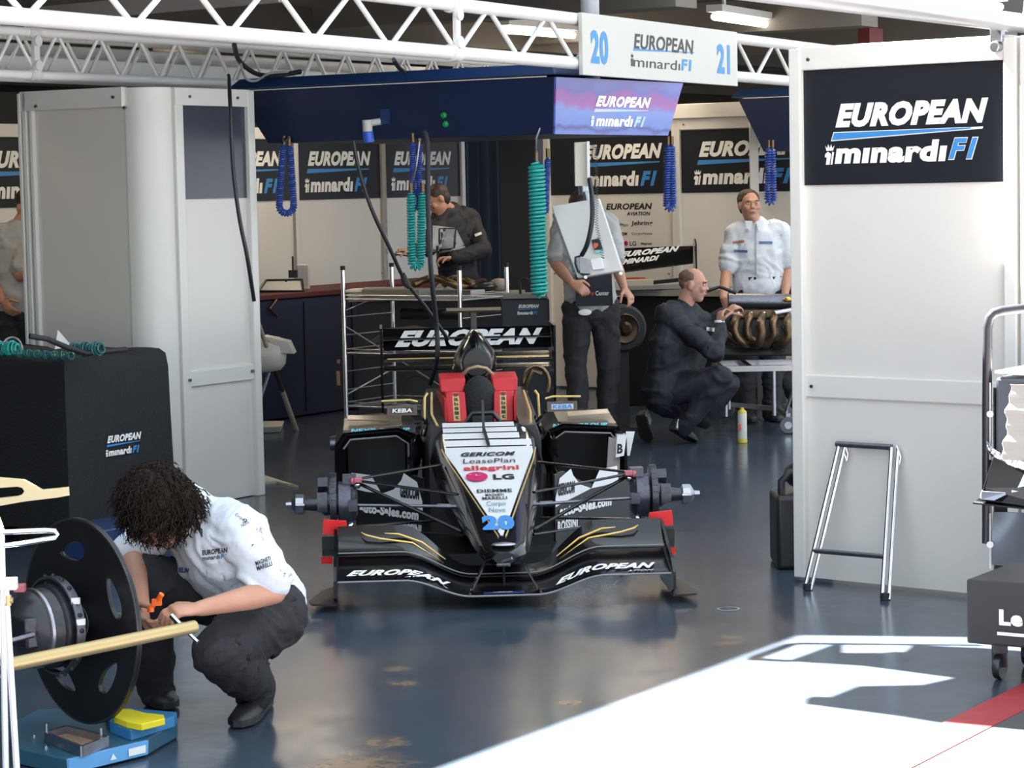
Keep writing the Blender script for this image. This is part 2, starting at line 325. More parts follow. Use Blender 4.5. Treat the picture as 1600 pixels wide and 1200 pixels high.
arc = []; cc = f1-v*.18+u*.0
for i in range(13):
    a = math.pi/2*i/12; arc.append(cc+v*.18*math.cos(a)-u*.18*math.sin(a))
mb = MB(); inner = [cc+(p-cc)*.8 for p in arc]; pol = arc+inner[::-1]
mb.prism([(p.x, p.y) for p in pol], (0, 0, .005), (1, 0, 0), (0, 1, 0), (0, 0, zL)); mb.build('rounded_corner', white_trim, t)
g1 = arc[-1]; far = online(40, g1, v); Ls = (far-g1).length; ms = (g1+far)/2
mb = MB(); mb.box(ms+u*.02+Z*zL/2, (Ls, .03, zL-.02), (v, u, Z)); mb.build('side_panel', mat('panel_grey', (.66, .62, .55), .45), t, smooth=False)
mb = MB(); mb.box(ms+Z*(zL-.045), (Ls, .05, .11), (v, u, Z)); mb.box(far+Z*zL/2+v*.03, (.03, .05, zL), (v, u, Z)); mb.box(far+Z*zL/2+v*.075, (.025, .04, zL), (v, u, Z)); mb.box(far+Z*zL/2-v*.005, (.02, .06, zL), (v, u, Z))
mb.build('side_frame', white_trim, t, smooth=False, bev=.004)
mb = MB()
for s in (f1+u*.05+Z*.72, f2-u*.05+Z*.73, f1+u*.12+Z*2.30, f2-u*.12+Z*2.30): mb.cyl(s+v*.02, s+v*.038, .009, 8)
for s in (far+v*.13+Z*2.27, g1-v*.06+Z*2.3, g1+v*.02-u*-.0+Z*2.24): mb.cyl(s-u*.02, s-u*.034, .009, 8)
mb.build('rivets', gun, t)
# back walls W1 (along u, behind the bench) and W2 (along v, right)
W1p = V((-1.855, 21.5, 0)); b1 = W1p.dot(v); M1 = 1.30
for k in range(-4, 2):
    p = W1p+u*M1*k; q = p+u*M1
    lab = {-4: 'back wall panel with logo band at the far left edge', -3: 'back wall panel left of the corner unit, mostly hidden', -2: 'back wall panel hidden behind the white corner unit', -1: 'back wall panel with clipped logo, beside the white corner unit',
           0: 'back wall panel with full logo band above the blue bench', 1: 'back wall panel with logo behind the man in the dark jacket'}[k]
    t, p_, d_, n_ = sidewall('back_wall_panel', lab, p, q, 2.30, (1.68, 2.22), None, 0, n=v, group='back wall panels with logo band')
    logo(t, p_+d_*.13+n_*.0095+Z*1.745, d_, Z, 1.0, .36)
W2p = V((1.01, 21.1, 0)); M2 = 1.29
s0 = online(857, W2p, v)
for k in range(0, 3):
    p = s0+v*M2*k; q = p+v*M2*.985
    lab = ['back wall panel with logo band and sponsor list behind the tilted monitor', 'back wall panel with logo behind the standing man in white', 'back wall panel with clipped logo next to the near right divider'][k]
    t, p_, d_, n_ = sidewall('back_wall_panel', lab, p, q, 2.30, (1.68, 2.20), None, 0, n=-u, group='back wall panels with logo band')
    logo(t, p_+d_*(.32 if k == 0 else .14)+n_*.0095+Z*1.745, d_, Z, .82 if k == 0 else .98, .36)
    if k == 0:
        mb = MB(); W = lambda px, py: PL(px, py, p_+n_*.003, n_)
        def tx(s, a, b, c, e, bold=.03, shear=.2, mi=0):
            o = W(a, b); put_text(mb, s, o, d_, Z, (W(c, b)-o).dot(d_), W(a, e).z-o.z, bold, shear, mi)
        tx('EUROPEAN', 947, 328, 1019, 318, .035); tx('AVIATION', 979, 337, 1016, 331); tx('LeasePlan', 950, 354, 981, 349, 0, 0); tx('Jehring', 986, 354, 1020, 345, .02, .1)
        tx('GERICOM', 955, 368, 980, 363, .04); tx('CorpoNove', 987, 368, 1019, 363, 0, 0); tx('DIEMME', 948, 384, 967, 379); tx('LG', 984, 384, 994, 377, .02, 0); tx('Magneti', 1001, 383, 1019, 379)
        mb.m = 1; c = W(978, 380); mb.cyl(c, c+n_*.002, .02, 12)
        mb.build('sponsor_lettering', [text_black, mat('lg_red', (.35, .01, .06), .5)], t, smooth=False)
# end cap beam above the panel on the right
t = thing('wall_top_beam', 'beige cross beam on top of the back wall, ending in a cut bracket', 'beam', s0, 0)
mb = MB(); e0 = s0+v*.55+Z*2.36; e1 = online(1192, W2p, v)+Z*2.36; mb.bar(e0-u*.03, e1-u*.03, .06, .12); mb.build('beam', white_trim, t, smooth=False, bev=.004)
mb = MB(); pe = online(1183, W2p-u*.03, v); mb.bar(pe+Z*1.66-u*.05, pe+Z*2.3-u*.05, .07, .07); mb.build('end_post', white_trim, t, smooth=False, bev=.004)
# curtain in the passage between the back walls
cm = mat('curtain_blue', (.015, .025, .05), .7); mb = MB(); c0 = online(722, AB(0, -14.2), u); c1 = online(860, AB(0, -14.2), u)
L = (c1-c0).length; pts = [c0+u*L*i/60+v*.05*math.sin(i*.95) for i in range(61)]
mb.prism([(p.x, p.y) for p in pts]+[(p.x-.02, p.y+.02) for p in pts[::-1]], (0, 0, .03), (1, 0, 0), (0, 1, 0), (0, 0, 2.5))
tag(mb.build('curtain', cm), 'dark blue pleated curtain closing the passage between the back walls', 'curtain')
mb = MB(); pc = Y(826, 300, 22.3); pc.z = 0; mb.box(pc+Z*1.25+V((0, .6, 0)), (.42, .3, 2.5), (v, u, Z)); struct(mb.build('wall_column', mat('column_dark', (.03, .035, .05), .5), smooth=False))
# columns at the front of the hall: round grey steel post, grey posts at the right
mb = MB(); c = Y(922, 30, 13.9); mb.cyl((c.x, c.y, 2.3), (c.x, c.y, 3.6), .052, 20); tag(origin(mb.build('steel_post', mat('post_grey', (.35, .36, .37), .4)), (c.x, c.y, 2.3)), 'grey round steel post rising behind the white number sign', 'post')
mb = MB(); c = Y(1290, 30, 23); mb.box((c.x, c.y, 1.55), (.26, .2, 3.1), (u, v, Z)); mb.box((c.x+.16, c.y-.1, 1.55), (.06, .12, 3.1), (u, v, Z)); struct(mb.build('wall_pillar', mat('pillar_beige', (.30, .26, .2), .8), smooth=False))
mb = MB(); c = Y(1360, 40, 20); mb.box((c.x, c.y, 2.72), (.26, .1, .5), (u, v, Z)); struct(mb.build('trim_30', mat('beam_red', (.16, .02, .02), .6), smooth=False))
mb = MB(); c = Y(290, 40, 18.3); mb.box((c.x, c.y, 1.6), (.4, .3, 3.1), (u, v, Z)); struct(mb.build('wall_pier', mat('pillar_beige', (.30, .26, .2), .8), smooth=False))
# ---------------- trusses ----------------
def truss(name, label, p, q, gap, r, rb, step, mt, depth=0, group=None, node0=0.0, plates=(), flip=1):
    p, q = V(p), V(q); d = (q-p).normalized(); L = (q-p).length
    t = thing(name, label, 'truss', p, math.atan2(d.y, d.x), group); n = V((d.y, -d.x, 0))
    rows = [V((0, 0, 0))] + ([-n*depth] if depth else [])
    for o in rows:
        for h in (0, gap):
            mb = MB(); mb.cyl(p+o+Z*h, q+o+Z*h, r, 16); mb.build('chord', mt, t)
        mb = MB(); s = node0; up = True
        while s < L:
            e = min(s+step/2, L); a = p+d*s+o; b = p+d*e+o
            mb.cyl(a+Z*(0 if up else gap), b+Z*(gap if up else 0), rb, 8); up = not up; s += step/2
        mb.build('lattice', mt, t)
    if depth:
        mb = MB(); s = 0; sd_ = True
        while s < L-.1:
            e = min(s+step/2, L)
            for h in (0, gap): mb.cyl(p+d*s+Z*h-(n*depth if sd_ else n*0), p+d*e+Z*h-(n*0 if sd_ else n*depth), rb, 6)
            sd_ = not sd_; s += step/2
        mb.build('cross_lattice', mt, t)
    for s in plates:
        mb = MB(); c = p+d*s
        mb.box(c+n*.02+Z*gap/2, (.045, .02, gap), (d, n, Z))
        for h in (.05, gap-.05): mb.cyl(c+n*.02+Z*h, c+n*.045+Z*h, .03, 14)
        for h in (0, gap): mb.lathe([(r*1.25, -.045), (r*1.3, -.02), (r*1.12, -.005), (r*1.12, .005), (r*1.3, .02), (r*1.25, .045)], c+Z*h, d, 18)
        for h in (-.04, gap+.0):
            for k in (-.07, .07): mb.cyl(c+d*k+Z*(h+.055)+n*.01, c+d*k+Z*(h+.02)+n*.01, .008, 8)
        mb.build('coupling', white_paint, t)
    return t
zb = 2.42
P0, P1 = G(0, 27, zb) if False else None, None
def zline(px, py, z): r = ray(px, py); k = (z-EYE)/r.z; return O+r*k
a0 = zline(40, 27, zb); a1 = zline(1180, 122, zb); dd = (a1-a0).normalized()
T1a = a0-dd*1.6; T1b = a1+dd*1.6
nodepos = (zline(265, 38, zb)-T1a).dot(dd)
step = ((zline(838, 90, zb)-zline(265, 38, zb)).dot(dd))/5
T1 = truss('lattice_truss', 'bright white lattice truss crossing in front of the car, carrying the number sign', T1a, T1b, .235, .034, .013, step, white_paint, node0=nodepos % step, plates=[(zline(640, 86, zb)-T1a).dot(dd)])
b0 = zline(0, 115, 2.43); b1_ = zline(375, 131, 2.43); de = (b1_-b0).normalized()
T2 = truss('lattice_truss', 'shaded white box truss running above the white corner unit', b0-de*1.5, b0+de*8.0, .235, .026, .010, .36, white_truss, depth=.25, plates=[(zline(58, 117, 2.43)-b0+de*1.5).dot(de)])
# white cable trays and light housings behind the second truss
for i, (off, z, wd, hh) in enumerate([(-.5, 2.52, .16, .10), (-.8, 2.62, .2, .09)]):
    mb = MB(); s = b0-de*1+v*off; mb.bar(s+Z*(z-2.43), s+de*(6.5 if i < 2 else 8.5)+Z*(z-2.43), wd, hh)
    tag(origin(mb.build('cable_tray', white_truss, smooth=False, bev=.01), s), ['white tray nearest behind the upper left truss', 'wider white tray farther behind the upper left truss'][i], 'tray')
mb = MB(); mb.bar(Y(-60, 34, 15.2), Y(440, -10, 13.2)+Z*0, .05, .09); tag(origin(mb.build('roof_beam', mat('beam_grey', (.32, .30, .28), .6), smooth=False), Y(0, 25, 15)), 'grey roof beam behind the top of the front truss at upper left', 'beam')
# near right double truss (heavy tubes cutting the top right corner)
c1_ = PL(1560, 32, pR0+nR*.09, nR); z0_ = c1_.z; c0_ = zline(1290, -2, z0_); dr = (c1_-c0_).normalized()
t = thing('entrance_truss', 'thick silver tube truss cutting across the top right corner above the divider', 'truss', c0_-dr*2)
mb = MB(); mb.cyl(c0_-dr*2, c1_+dr*1.2, .040, 24); silver = mat('tube_silver', (.48, .48, .51), .3, .5); mb.build('chord', silver, t)
mb = MB(); h = V((.10, -.06, .34)); mb.cyl(c0_-dr*2+h, c1_+dr*1.2+h, .038, 20); mb.build('chord', white_paint, t)
mb = MB(); h2 = V((-.1, .1, .30)) ; mb.cyl(c0_-dr*2+h2, c1_+dr*1.2+h2, .038, 20); mb.build('chord', white_paint, t)
mb = MB(); s = 0
while s < 5:
    a = c0_-dr*(2-s); mb.cyl(a, a+dr*.22+h, .013, 8); mb.cyl(a+dr*.22+h, a+dr*.44, .013, 8); s += .44
mb.build('lattice', white_paint, t)
# ---------------- number sign on the truss ----------------
sp = zline(912, 118, 2.36); sn = V((dd.y, -dd.x, 0)); sp = PL(911, 118, a1+sn*.06, sn); sq = PL(1153, 134, a1+sn*.06, sn); tp = PL(911, 22, a1+sn*.06, sn); tq = PL(1153, 48, a1+sn*.06, sn)
t = thing('number_sign', 'white sign board with blue numbers 20 and 21 hanging on the truss', 'sign', sp, math.atan2(dd.y, dd.x))
zbot = (sp.z+sq.z)/2; ztop = (tp.z+tq.z)/2; Ls = (sq-sp).dot(dd)
mb = MB(); mb.box(sp+dd*Ls/2+Z*((zbot+ztop)/2-sp.z)-sn*.012, (Ls, .024, ztop-zbot), (dd, sn, Z)); mb.build('board', mat('sign_white', (.50, .485, .44), .4), t, smooth=False, bev=.003)
mb = MB(); Q = lambda px, py: PL(px, py, a1+sn*.062, sn)
def st(s, a, b, c, e, bold, shear, mi): o = Q(a, b); put_text(mb, s, o, dd, Z, (Q(c, b)-o).dot(dd), Q(a, e).z-o.z, bold, shear, mi)
st('20', 924, 99.5, 951, 46, .04, 0, 1); st('21', 1121, 114.5, 1141, 68, .04, 0, 1)
st('EUROPEAN', 991, 76, 1084, 52, .02, .15, 0); st('m\u0131nard\u0131', 990, 104, 1063, 88, .0, .05, 0); st('F1', 1065, 110, 1081, 92, .04, .1, 1)
mb.m = 1; mb.add([Q(990, 79), Q(990, 75.5), Q(1085, 82), Q(1085, 83)], [(0, 1, 2, 3)]); crest(mb, Q(986, 103), dd, Z, .06)
mb.build('lettering', [text_black, mat('sign_blue', (.03, .22, .50), .5)], t, smooth=False)
# ---------------- overhead service gantries ----------------
def gantry(label, near, lv, lu, zb_, zt_, e, screen):
    t = thing('service_gantry', label, 'gantry', near, 0)
    n = V(near); A = lambda a, b, z: n+u*a+v*b+Z*z   # a in 0..lu, b in -lv..0
    mb = MB(); mb.hexa([A(e*.2, -e*.2, zb_), A(lu-e*.6, -e*.2, zb_), A(lu-e*.6, -lv+e, zb_), A(e*.2, -lv+e, zb_), A(0, 0, zt_), A(lu, 0, zt_), A(lu, -lv, zt_), A(0, -lv, zt_)])
    mb.build('housing', navy, t, smooth=False, bev=.004)
    mb = MB(); mb.hexa([A(-.02, .02, zt_+.012), A(lu+.02, .02, zt_+.012), A(lu+.02, -lv-.06, zt_+.012), A(-.02, -lv-.06, zt_+.012), A(.04, -.03, zt_+.075), A(lu-.04, -.03, zt_+.075), A(lu-.04, -lv, zt_+.075), A(.04, -lv, zt_+.075)])
    mb.build('top_cap', navy_top, t, smooth=False, bev=.01)
    mb = MB(); mb.box(A(-.002, -lv/2, zt_+.004), (lv-.1, .006, .006), (v, u, Z)); mb.build('seam_strip', white_trim, t, smooth=False)
    return t, A
gn = online(877, AB(0, -7.05), v) ; gn = AB(gn.dot(u), -7.05); gn = V((.262, 13.4, 0)); gn.z = 0
GT, A = gantry('long navy blue service gantry hanging over the race car', gn, 2.2, 1.42, 2.045, 2.35, .2, True)
scr = mat('screen_film', (.16, .22, .75), .35); nt = scr.node_tree; b_ = nt.nodes['Principled BSDF']
tc = nt.nodes.new('ShaderNodeTexCoord'); sx = nt.nodes.new('ShaderNodeSeparateXYZ'); nz = nt.nodes.new('ShaderNodeTexNoise'); nz.inputs['Scale'].default_value = 3.5; nz.inputs['Detail'].default_value = 6
ad = nt.nodes.new('ShaderNodeMath'); ad.operation = 'MULTIPLY_ADD'; ad.inputs[1].default_value = .16; rm = nt.nodes.new('ShaderNodeMapRange')
rm.inputs[1].default_value = 2.09; rm.inputs[2].default_value = 2.42; cr = nt.nodes.new('ShaderNodeValToRGB')
els = [(0, (0.088, 0.149, 0.468)), (.13, (0.088, 0.149, 0.468)), (.2, (0.039, 0.050, 0.231)), (.26, (0.094, 0.165, 0.495)), (.5, (0.132, 0.209, 0.522)), (.62, (0.248, 0.077, 0.319)), (.76, (0.231, 0.066, 0.303)), (.84, (0.094, 0.094, 0.363)), (1, (0.121, 0.143, 0.429))]
for i, (q, c) in enumerate(els):
    e_ = cr.color_ramp.elements[i] if i < 2 else cr.color_ramp.elements.new(q); e_.position = q; e_.color = (*c, 1)
nt.links.new(tc.outputs['Object'], sx.inputs[0]); nt.links.new(tc.outputs['Object'], nz.inputs['Vector']); nt.links.new(nz.outputs['Fac'], ad.inputs[0]); nt.links.new(sx.outputs[2], ad.inputs[2]); nt.links.new(ad.outputs[0], rm.inputs[0]); nt.links.new(rm.outputs[0], cr.inputs[0]); nt.links.new(cr.outputs[0], b_.inputs['Base Color'])
e = .2; c00, c10, c11, c01 = A(e*.2, -e*.2, 2.045), A(1.42-e*.6, -e*.2, 2.045), A(1.42, 0, 2.35), A(0, 0, 2.35)
en = (c10-c00).cross(c01-c00).normalized(); en = en if en.dot(v) > 0 else -en
mb = MB(); mb.hexa([c00+en*.001, c10+en*.001, c11+en*.001, c01+en*.001]+[c+en*.012 for c in (c00, c10, c11, c01)]); mb.build('printed_end_panel', scr, GT, smooth=False)
ex = (c10-c00).normalized(); ey = (c01-c00)-ex*(c01-c00).dot(ex); ey.normalize()
logo(GT, PL(922, 197, c00+en*.014, en), ex, ey, (PL(1013, 200, c00+en*.014, en)-PL(922, 197, c00+en*.014, en)).dot(ex), .17, [mat('print_white', (.9, .9, .92), .4), mat('print_lilac', (.42, .55, .95), .4)])
fn = (A(0, -1, 2.35)-A(0, 0, 2.35)).cross(A(.04, 0, 2.045)-A(0, 0, 2.35)).normalized(); fn = fn if fn.dot(u) < 0 else -fn
FP = lambda px, py: PL(px, py, A(0, 0, 2.35), fn)
mb = MB()
for px, py in ((694, 180), (697, 194)): mb.lathe([(.018, 0), (.018, .012), (.012, .02), (.001, .022)], FP(px, py), fn, 16)
mb.build('green_button', mat('green_glass', (.01, .22, .06), .25), GT)
mb = MB(); c = FP(603, 182); mb.box(c+fn*.008, (.06, .014, .08), (v, fn, Z)); mb.build('socket_plate', navy_top, GT, smooth=False)
mb = MB(); c = FP(588, 190); mb.tube([c+fn*.0+v*.03, c+fn*.06+v*.01, c+fn*.09-v*.0+Z*-.01], .02, 12); mb.cyl(c+fn*.09+Z*.02, c+fn*.085-Z*.045, .028, 18); mb.build('plug_socket', mat('plug_grey', (.5, .5, .48), .4), GT)
mb = MB(); mb.cyl(c+fn*.085-Z*.045, c+fn*.075-Z*.105, .031, 18); mb.build('plug', mat('plug_blue', (.03, .10, .55), .35), GT)
G2n = V((3.65, 18.6, 0)); gantry('second navy service gantry in the next bay, behind the right divider', G2n, 2.15, .5, 2.0, 2.42, .2, False)
# ---------------- coiled air hoses ----------------
def coil(name, label, px0, y0, px1, y1, d, rc, rt, turns, mt, lead=None, loop=.03, group='coiled air hoses hanging from the gantries', single=False):
    """hangs as a U: down from (px0,y0) to the bottom (y1) and up again to (px1,y0b)"""
    A_ = Y(px0, y0, d); B_ = Y(px1[0], px1[1], d); bot = Y((px0+px1[0])/2, y1, d); w_ = (B_-A_).length/2
    path = []; N = 24; cx = bot.x; R_ = 0 if single else max(loop, rc*1.15); zc = bot.z+R_+rc
    for i in range(N+1): k = i/N; path.append(V((A_.x+(cx-R_-A_.x)*k**.7, d, A_.z+(zc-A_.z)*k)))
    if single: path.append(V((cx-R_, d, bot.z)))
    for i in range(1, 0 if single else 13): a = math.pi+math.pi*i/12; path.append(V((cx+R_*math.cos(a), d, zc+R_*math.sin(a))))
    for i in range(1, 0 if single else N+1): k = i/N; path.append(V((cx+R_+(B_.x-cx-R_)*k**1.4, d+.012*k, zc+(B_.z-zc)*k)))
    ds = [0]
    for i in range(1, len(path)): ds.append(ds[-1]+(path[i]-path[i-1]).length)
    L = ds[-1]; n = turns*9; pts = []; j = 0
    for i in range(n+1):
        s = L*i/n
        while j < len(ds)-2 and ds[j+1] < s: j += 1
        k = (s-ds[j])/max(1e-6, ds[j+1]-ds[j]); c = path[j].lerp(path[j+1], k); t_ = (path[j+1]-path[j]).normalized()
        nx = V((0, 1, 0)); ny = t_.cross(nx).normalized(); a = 2*math.pi*turns*i/n; f = min(1, i/12, (n-i)/12+.05)
        pts.append(c+(nx*math.cos(a)+ny*math.sin(a))*rc*f)
    mb = MB(); mb.tube(pts, rt, 5); t = thing(name, label, 'hose', A_, 0, group); mb.build('coiled_tube', mt, t)
    for q_ in ((A_,) if single else (A_, B_)): mb = MB(); mb.cyl(q_, q_+Z*.05, .012, 10); mb.build('fitting', bronze, t)
    if lead: mb = MB(); mb.tube([A_+Z*.04]+[Y(*q) for q in lead], .006, 8); mb.build('lead_pipe', steel_dull, t)
    return t
coil('coiled_hose', 'blue coiled air hose in a long loop at the left end of the gantry', 444, 226, (452, 228), 338, 14.4, .017, .0058, 64, hose_blue, [(446, 222, 14.35), (452, 214, 14.3)], loop=.042)
coil('coiled_hose', 'short blue coiled hose beside the teal one, above the wire rack', 645, 222, (655, 222), 330, 13.95, .014, .0055, 60, hose_blue, loop=.018)
coil('coiled_hose', 'teal coiled air hose hanging in front of the man in the dark jacket', 642, 300, (660, 300), 423, 13.9, .021, .0060, 56, hose_teal, [(650, 260, 13.85), (655, 222, 13.9)], loop=.025)
coil('coiled_hose', 'blue coiled hose tucked behind the long teal one near the screen end', 838, 250, (856, 246), 338, 13.75, .014, .0055, 56, hose_blue, loop=.024)
coil('coiled_hose', 'longest teal coiled hose, hanging left of the tilted monitor', 838, 252, (848, 252), 465, 13.55, .043, .0080, 36, hose_teal, [(838, 215, 13.5), (845, 198, 13.5), (856, 192, 13.5)], loop=.0, single=True)
coil('coiled_hose', 'blue coiled hose hanging right of the printed gantry end', 1044, 226, (1050, 226), 331, 14.7, .017, .0058, 54, hose_blue, loop=.02)
coil('coiled_hose', 'blue coiled hose hanging just left of the right divider edge', 1201, 230, (1207, 230), 321, 17.6, .019, .006, 44, hose_blue, loop=.022)
def cable(label, pts, r, m=cable_blk, name='cable', **k):
    P = [Y(*p) for p in pts]; out = []
    for i in range(len(P)-1):
        p0, p1, p2, p3 = P[max(0, i-1)], P[i], P[i+1], P[min(len(P)-1, i+2)]
        for j in range(8):
            t = j/8; out.append(.5*((2*p1)+(p2-p0)*t+(2*p0-5*p1+4*p2-p3)*t*t+(3*p1-p0-3*p2+p3)*t**3))
    out.append(P[-1]); mb = MB(); mb.tube(out, r, 8); return tag(origin(mb.build(name, m), P[0]), label, 'cable', **k)
cable('black cable hanging from the truss over the edge of the white corner unit', [(357, 118, 14.0), (359, 150, 13.3), (364, 260, 13.2), (374, 340, 13.2), (386, 400, 13.2), (397, 470, 13.3)], .011)
cable('slanting black hose from the gantry down to the back of the race car', [(552, 220, 13.6), (560, 262, 13.6), (580, 325, 13.6), (610, 390, 13.7), (632, 436, 13.8), (665, 480, 13.9), (700, 530, 14.1)], .011)
mb = MB(); mb.tube([Y(629, 428, 13.78), Y(633, 440, 13.8), Y(640, 450, 13.8)], [.014, .022, .013], 10); tag(origin(mb.build('hose_coupling', rubber), Y(629, 428, 13.78)), 'thick black coupling on the slanting hose above the wire rack', 'coupling')
cable('vertical black hose beside the teal coil running down to the car', [(662, 205, 13.75), (668, 225, 13.75), (669, 330, 13.7), (674, 430, 13.7), (682, 510, 13.8), (683, 560, 13.8), (672, 600, 13.9)], .014)
cable('black cable bundle looping over the left end of the gantry roof', [(366, 70, 13.6), (374, 95, 13.9), (400, 115, 14.2), (430, 118, 14.4), (470, 112, 14.5)], .014)
cable('thin grey cable drooping from the truss onto the gantry end', [(375, 95, 13.9), (384, 122, 14.0), (400, 126, 14.1), (420, 115, 14.3), (450, 112, 14.4)], .007, mat('grey_cable', (.25, .25, .24), .5))
cable('short black strap hanging under the front truss coupling', [(615, 93, 13.2), (622, 104, 13.4), (632, 113, 13.6)], .012)
# fluorescent lamps on the ceiling
def lamp(label, p, q, power):
    p, q = V(p), V(q); d = (q-p).normalized(); t = thing('ceiling_lamp', label, 'lamp', p, math.atan2(d.y, d.x), 'fluorescent ceiling lamps')
    mb = MB(); mb.bar(p+Z*.06, q+Z*.06, .12, .05); mb.cyl(p+Z*.08+d*.2, p+Z*.22+d*.2, .015); mb.cyl(q+Z*.08-d*.2, q+Z*.22-d*.2, .015); mb.build('housing', white_paint, t, smooth=False)
    mb = MB(); mb.cyl(p, q, .026, 14); mb.build('tube', tube_light, t)
    l = bpy.data.lights.new('lamp_light', 'AREA'); l.shape = 'RECTANGLE'; l.size = (q-p).length; l.size_y = .12; l.energy = power; l.color = (1, .80, .55)
    lo = bpy.data.objects.new('lamp_light', l); COL.objects.link(lo); lo.location = (p+q)/2-Z*.05; lo.rotation_euler = (0, 0, math.atan2(d.y, d.x))
LZ = 2.93
lamp('fluorescent ceiling lamp right of the number sign', zline(1116, 26, LZ), zline(1229, 43, LZ), 16)
q = zline(904, 56, LZ); lamp('fluorescent ceiling lamp above the top right divider, half cut by the frame', zline(1452, 1, LZ), zline(1563, 11, LZ), 12)
lamp('fluorescent ceiling lamp seen through the truss left of the sign', q-u*1.1, q, 16)
for a, b_2, lb in ((12.5, -11.6, 'ceiling lamp over the left bay, outside the frame'), (15.5, -12.4, 'ceiling lamp over the bench, above the frame'), (17.2, -10.2, 'ceiling lamp over the crouching man in black, above the frame'), (9.6, -11, 'ceiling lamp over the far left bay')):
    lamp(lb, AB(a, b_2, 2.93), AB(a+1.3, b_2, 2.93), 17)
# ---------------- the race car ----------------
def at_car():
    t = thing('race_car', 'black open-wheel race car with white nose and number 20, wheels removed, parked under the gantry', 'race car', (-.045, 10.25, 0), .052)
    return t
CAR = at_car(); CM = ROOTM[CAR.name]
def CP(px, py, yc):     # photo pixel at distance yc behind the wing -> car coordinates
    n = (CM.to_3x3() @ V((0, 1, 0))); p = PL(px, py, CM @ V((0, yc, 0)), n); return CM.inverted() @ p
def bc(mb, name, m, parent=None, **k): return mb.build(name, m, parent or CAR, local=True, **k)
def both(fn, name, m, **k):
    for s in (1, -1):
        mb = MB(); fn(mb, s); bc(mb, name, m, **k)
def sm(a, b, x): t = max(0, min(1, (x-a)/(b-a))); return t*t*(3-2*t)
# nose and monocoque (lofted sections)
SEC = [(.02, .035, .235, .05, .215, .19), (.07, .075, .252, .09, .22, .178), (.16, .098, .268, .112, .225, .165), (.28, .112, .295, .128, .24, .16), (.55, .14, .355, .158, .27, .16), (.85, .168, .42, .19, .31, .15),
       (1.1, .195, .474, .218, .35, .13), (1.35, .222, .522, .246, .39, .10), (1.6, .236, .580, .262, .42, .07), (1.8, .24, .615, .275, .44, .05)]
def ztop(y):
    for a, b in zip(SEC, SEC[1:]):
        if y <= b[0]: k = (y-a[0])/(b[0]-a[0]); return a[2]+(b[2]-a[2])*k
    return SEC[-1][2]
def half(y):
    for a, b in zip(SEC, SEC[1:]):
        if y <= b[0]: k = (y-a[0])/(b[0]-a[0]); return a[1]+(b[1]-a[1])*k
    return SEC[-1][1]
rings = []
for y, wt, ztp, wm_, zm, zb3 in SEC:
    r = []
    for k in range(28):
        a = 2*math.pi*k/28; c, s_ = math.cos(a), math.sin(a); e = .45
        x = (abs(c)**e)*(1 if c > 0 else -1); z = (abs(s_)**e)*(1 if s_ > 0 else -1)
        if z > 0: wx = wm_+(wt-wm_)*z; zz = zm+(ztp-zm)*z
        else: wx = wm_*(1-.35*(-z)); zz = zm+(zm-zb3)*z
        r.append(V((x*wx, y, zz)))
    rings.append(r)
mb = MB(); mb.loft(rings); NOSE = bc(mb, 'nose_cone', carbon)
wmat = mat('body_white', (.86, .85, .84), .22, coat=.5)
def nw(y): return .006+(.208-.006)*min(1, (y-.22)/1.1) if y < 1.32 else .208
def nose_top(mb, y0, y1, x0=None, x1=None, off=.004, n=10, th=.004):
    def f(i, j):
        y = y0+(y1-y0)*j; h = nw(y); a = -h if x0 is None else x0(y); b = h if x1 is None else x1(y)
        x = a+(b-a)*i; return (x, y, ztop(y)+off-.10*max(0, abs(x)-half(y)*.92)**1)
    mb.sheet(f, 8, n, th)
mb = MB(); nose_top(mb, .22, 1.40, n=16); bc(mb, 'nose_stripe', wmat, CAR)
for i, (a, b, x1) in enumerate([(1.425, 1.50, 1), (1.53, 1.60, .75), (1.63, 1.695, .72), (1.725, 1.79, .68)]):
    mb = MB(); nose_top(mb, a, b, x1=(lambda y, q=x1: .208*q), off=.005, n=2, th=.003); bc(mb, 'cowl_stripe', wmat)
mb = MB(); mb.sheet(lambda i, j: (.17+.065*i-.0*j, 1.42+.32*j, .50+.09*j+.02*(1-(2*i-1)**2)-.12*i*i), 6, 3, .02); bc(mb, 'cowl_shoulder', wmat)
gl = mat('gold_pinstripe', (.65, .46, .16), .3, .3)
mb = MB()
for s in (-1, 1): mb.tube([(s*(nw(y)+.014), y, ztop(y)+.003) for y in [.2, .4, .6, .8, 1.0, 1.2, 1.38]], .0035, 6)
bc(mb, 'pinstripe', gl)
# lettering on the nose, laid on its top surface, read from the front
mb = MB()
def ntx(s, y_lo, y_hi, x0, x1, bold, shear, mi):
    put_text(mb, s, 0, 0, 0, 0, 0, bold, shear, mi, surf=lambda a, b: V((x0+(x1-x0)*a, y_lo+(y_hi-y_lo)*b, ztop(y_lo+(y_hi-y_lo)*b)+.009)))
def yat(py):    # y on the nose top seen at pixel row py
    lo, hi = .1, 1.8
    for _ in range(40):
        m_ = (lo+hi)/2; q = CM @ V((0, m_, ztop(m_))); d = q-O; k = FPX/d.dot(_F); yy = 600-d.dot(CU)*k
        if yy > py: lo = m_
        else: hi = m_
    return lo
def xat(px, y): q = CP(px, 700, y); return q.x
NM = [text_black, text_blue, mat('text_red', (.55, .03, .03), .5), mat('text_teal', (.05, .2, .3), .5)]
def nrow(s, pa, pb, xa, xb, bold, shear, mi):
    global mb
    mb = MB(); y0, y1 = yat(pb), yat(pa); ntx(s, y0, y1, xat(xa, y0), xat(xb, y0), bold, shear, 0); bc(mb, 'nose_lettering', NM[mi], smooth=False)
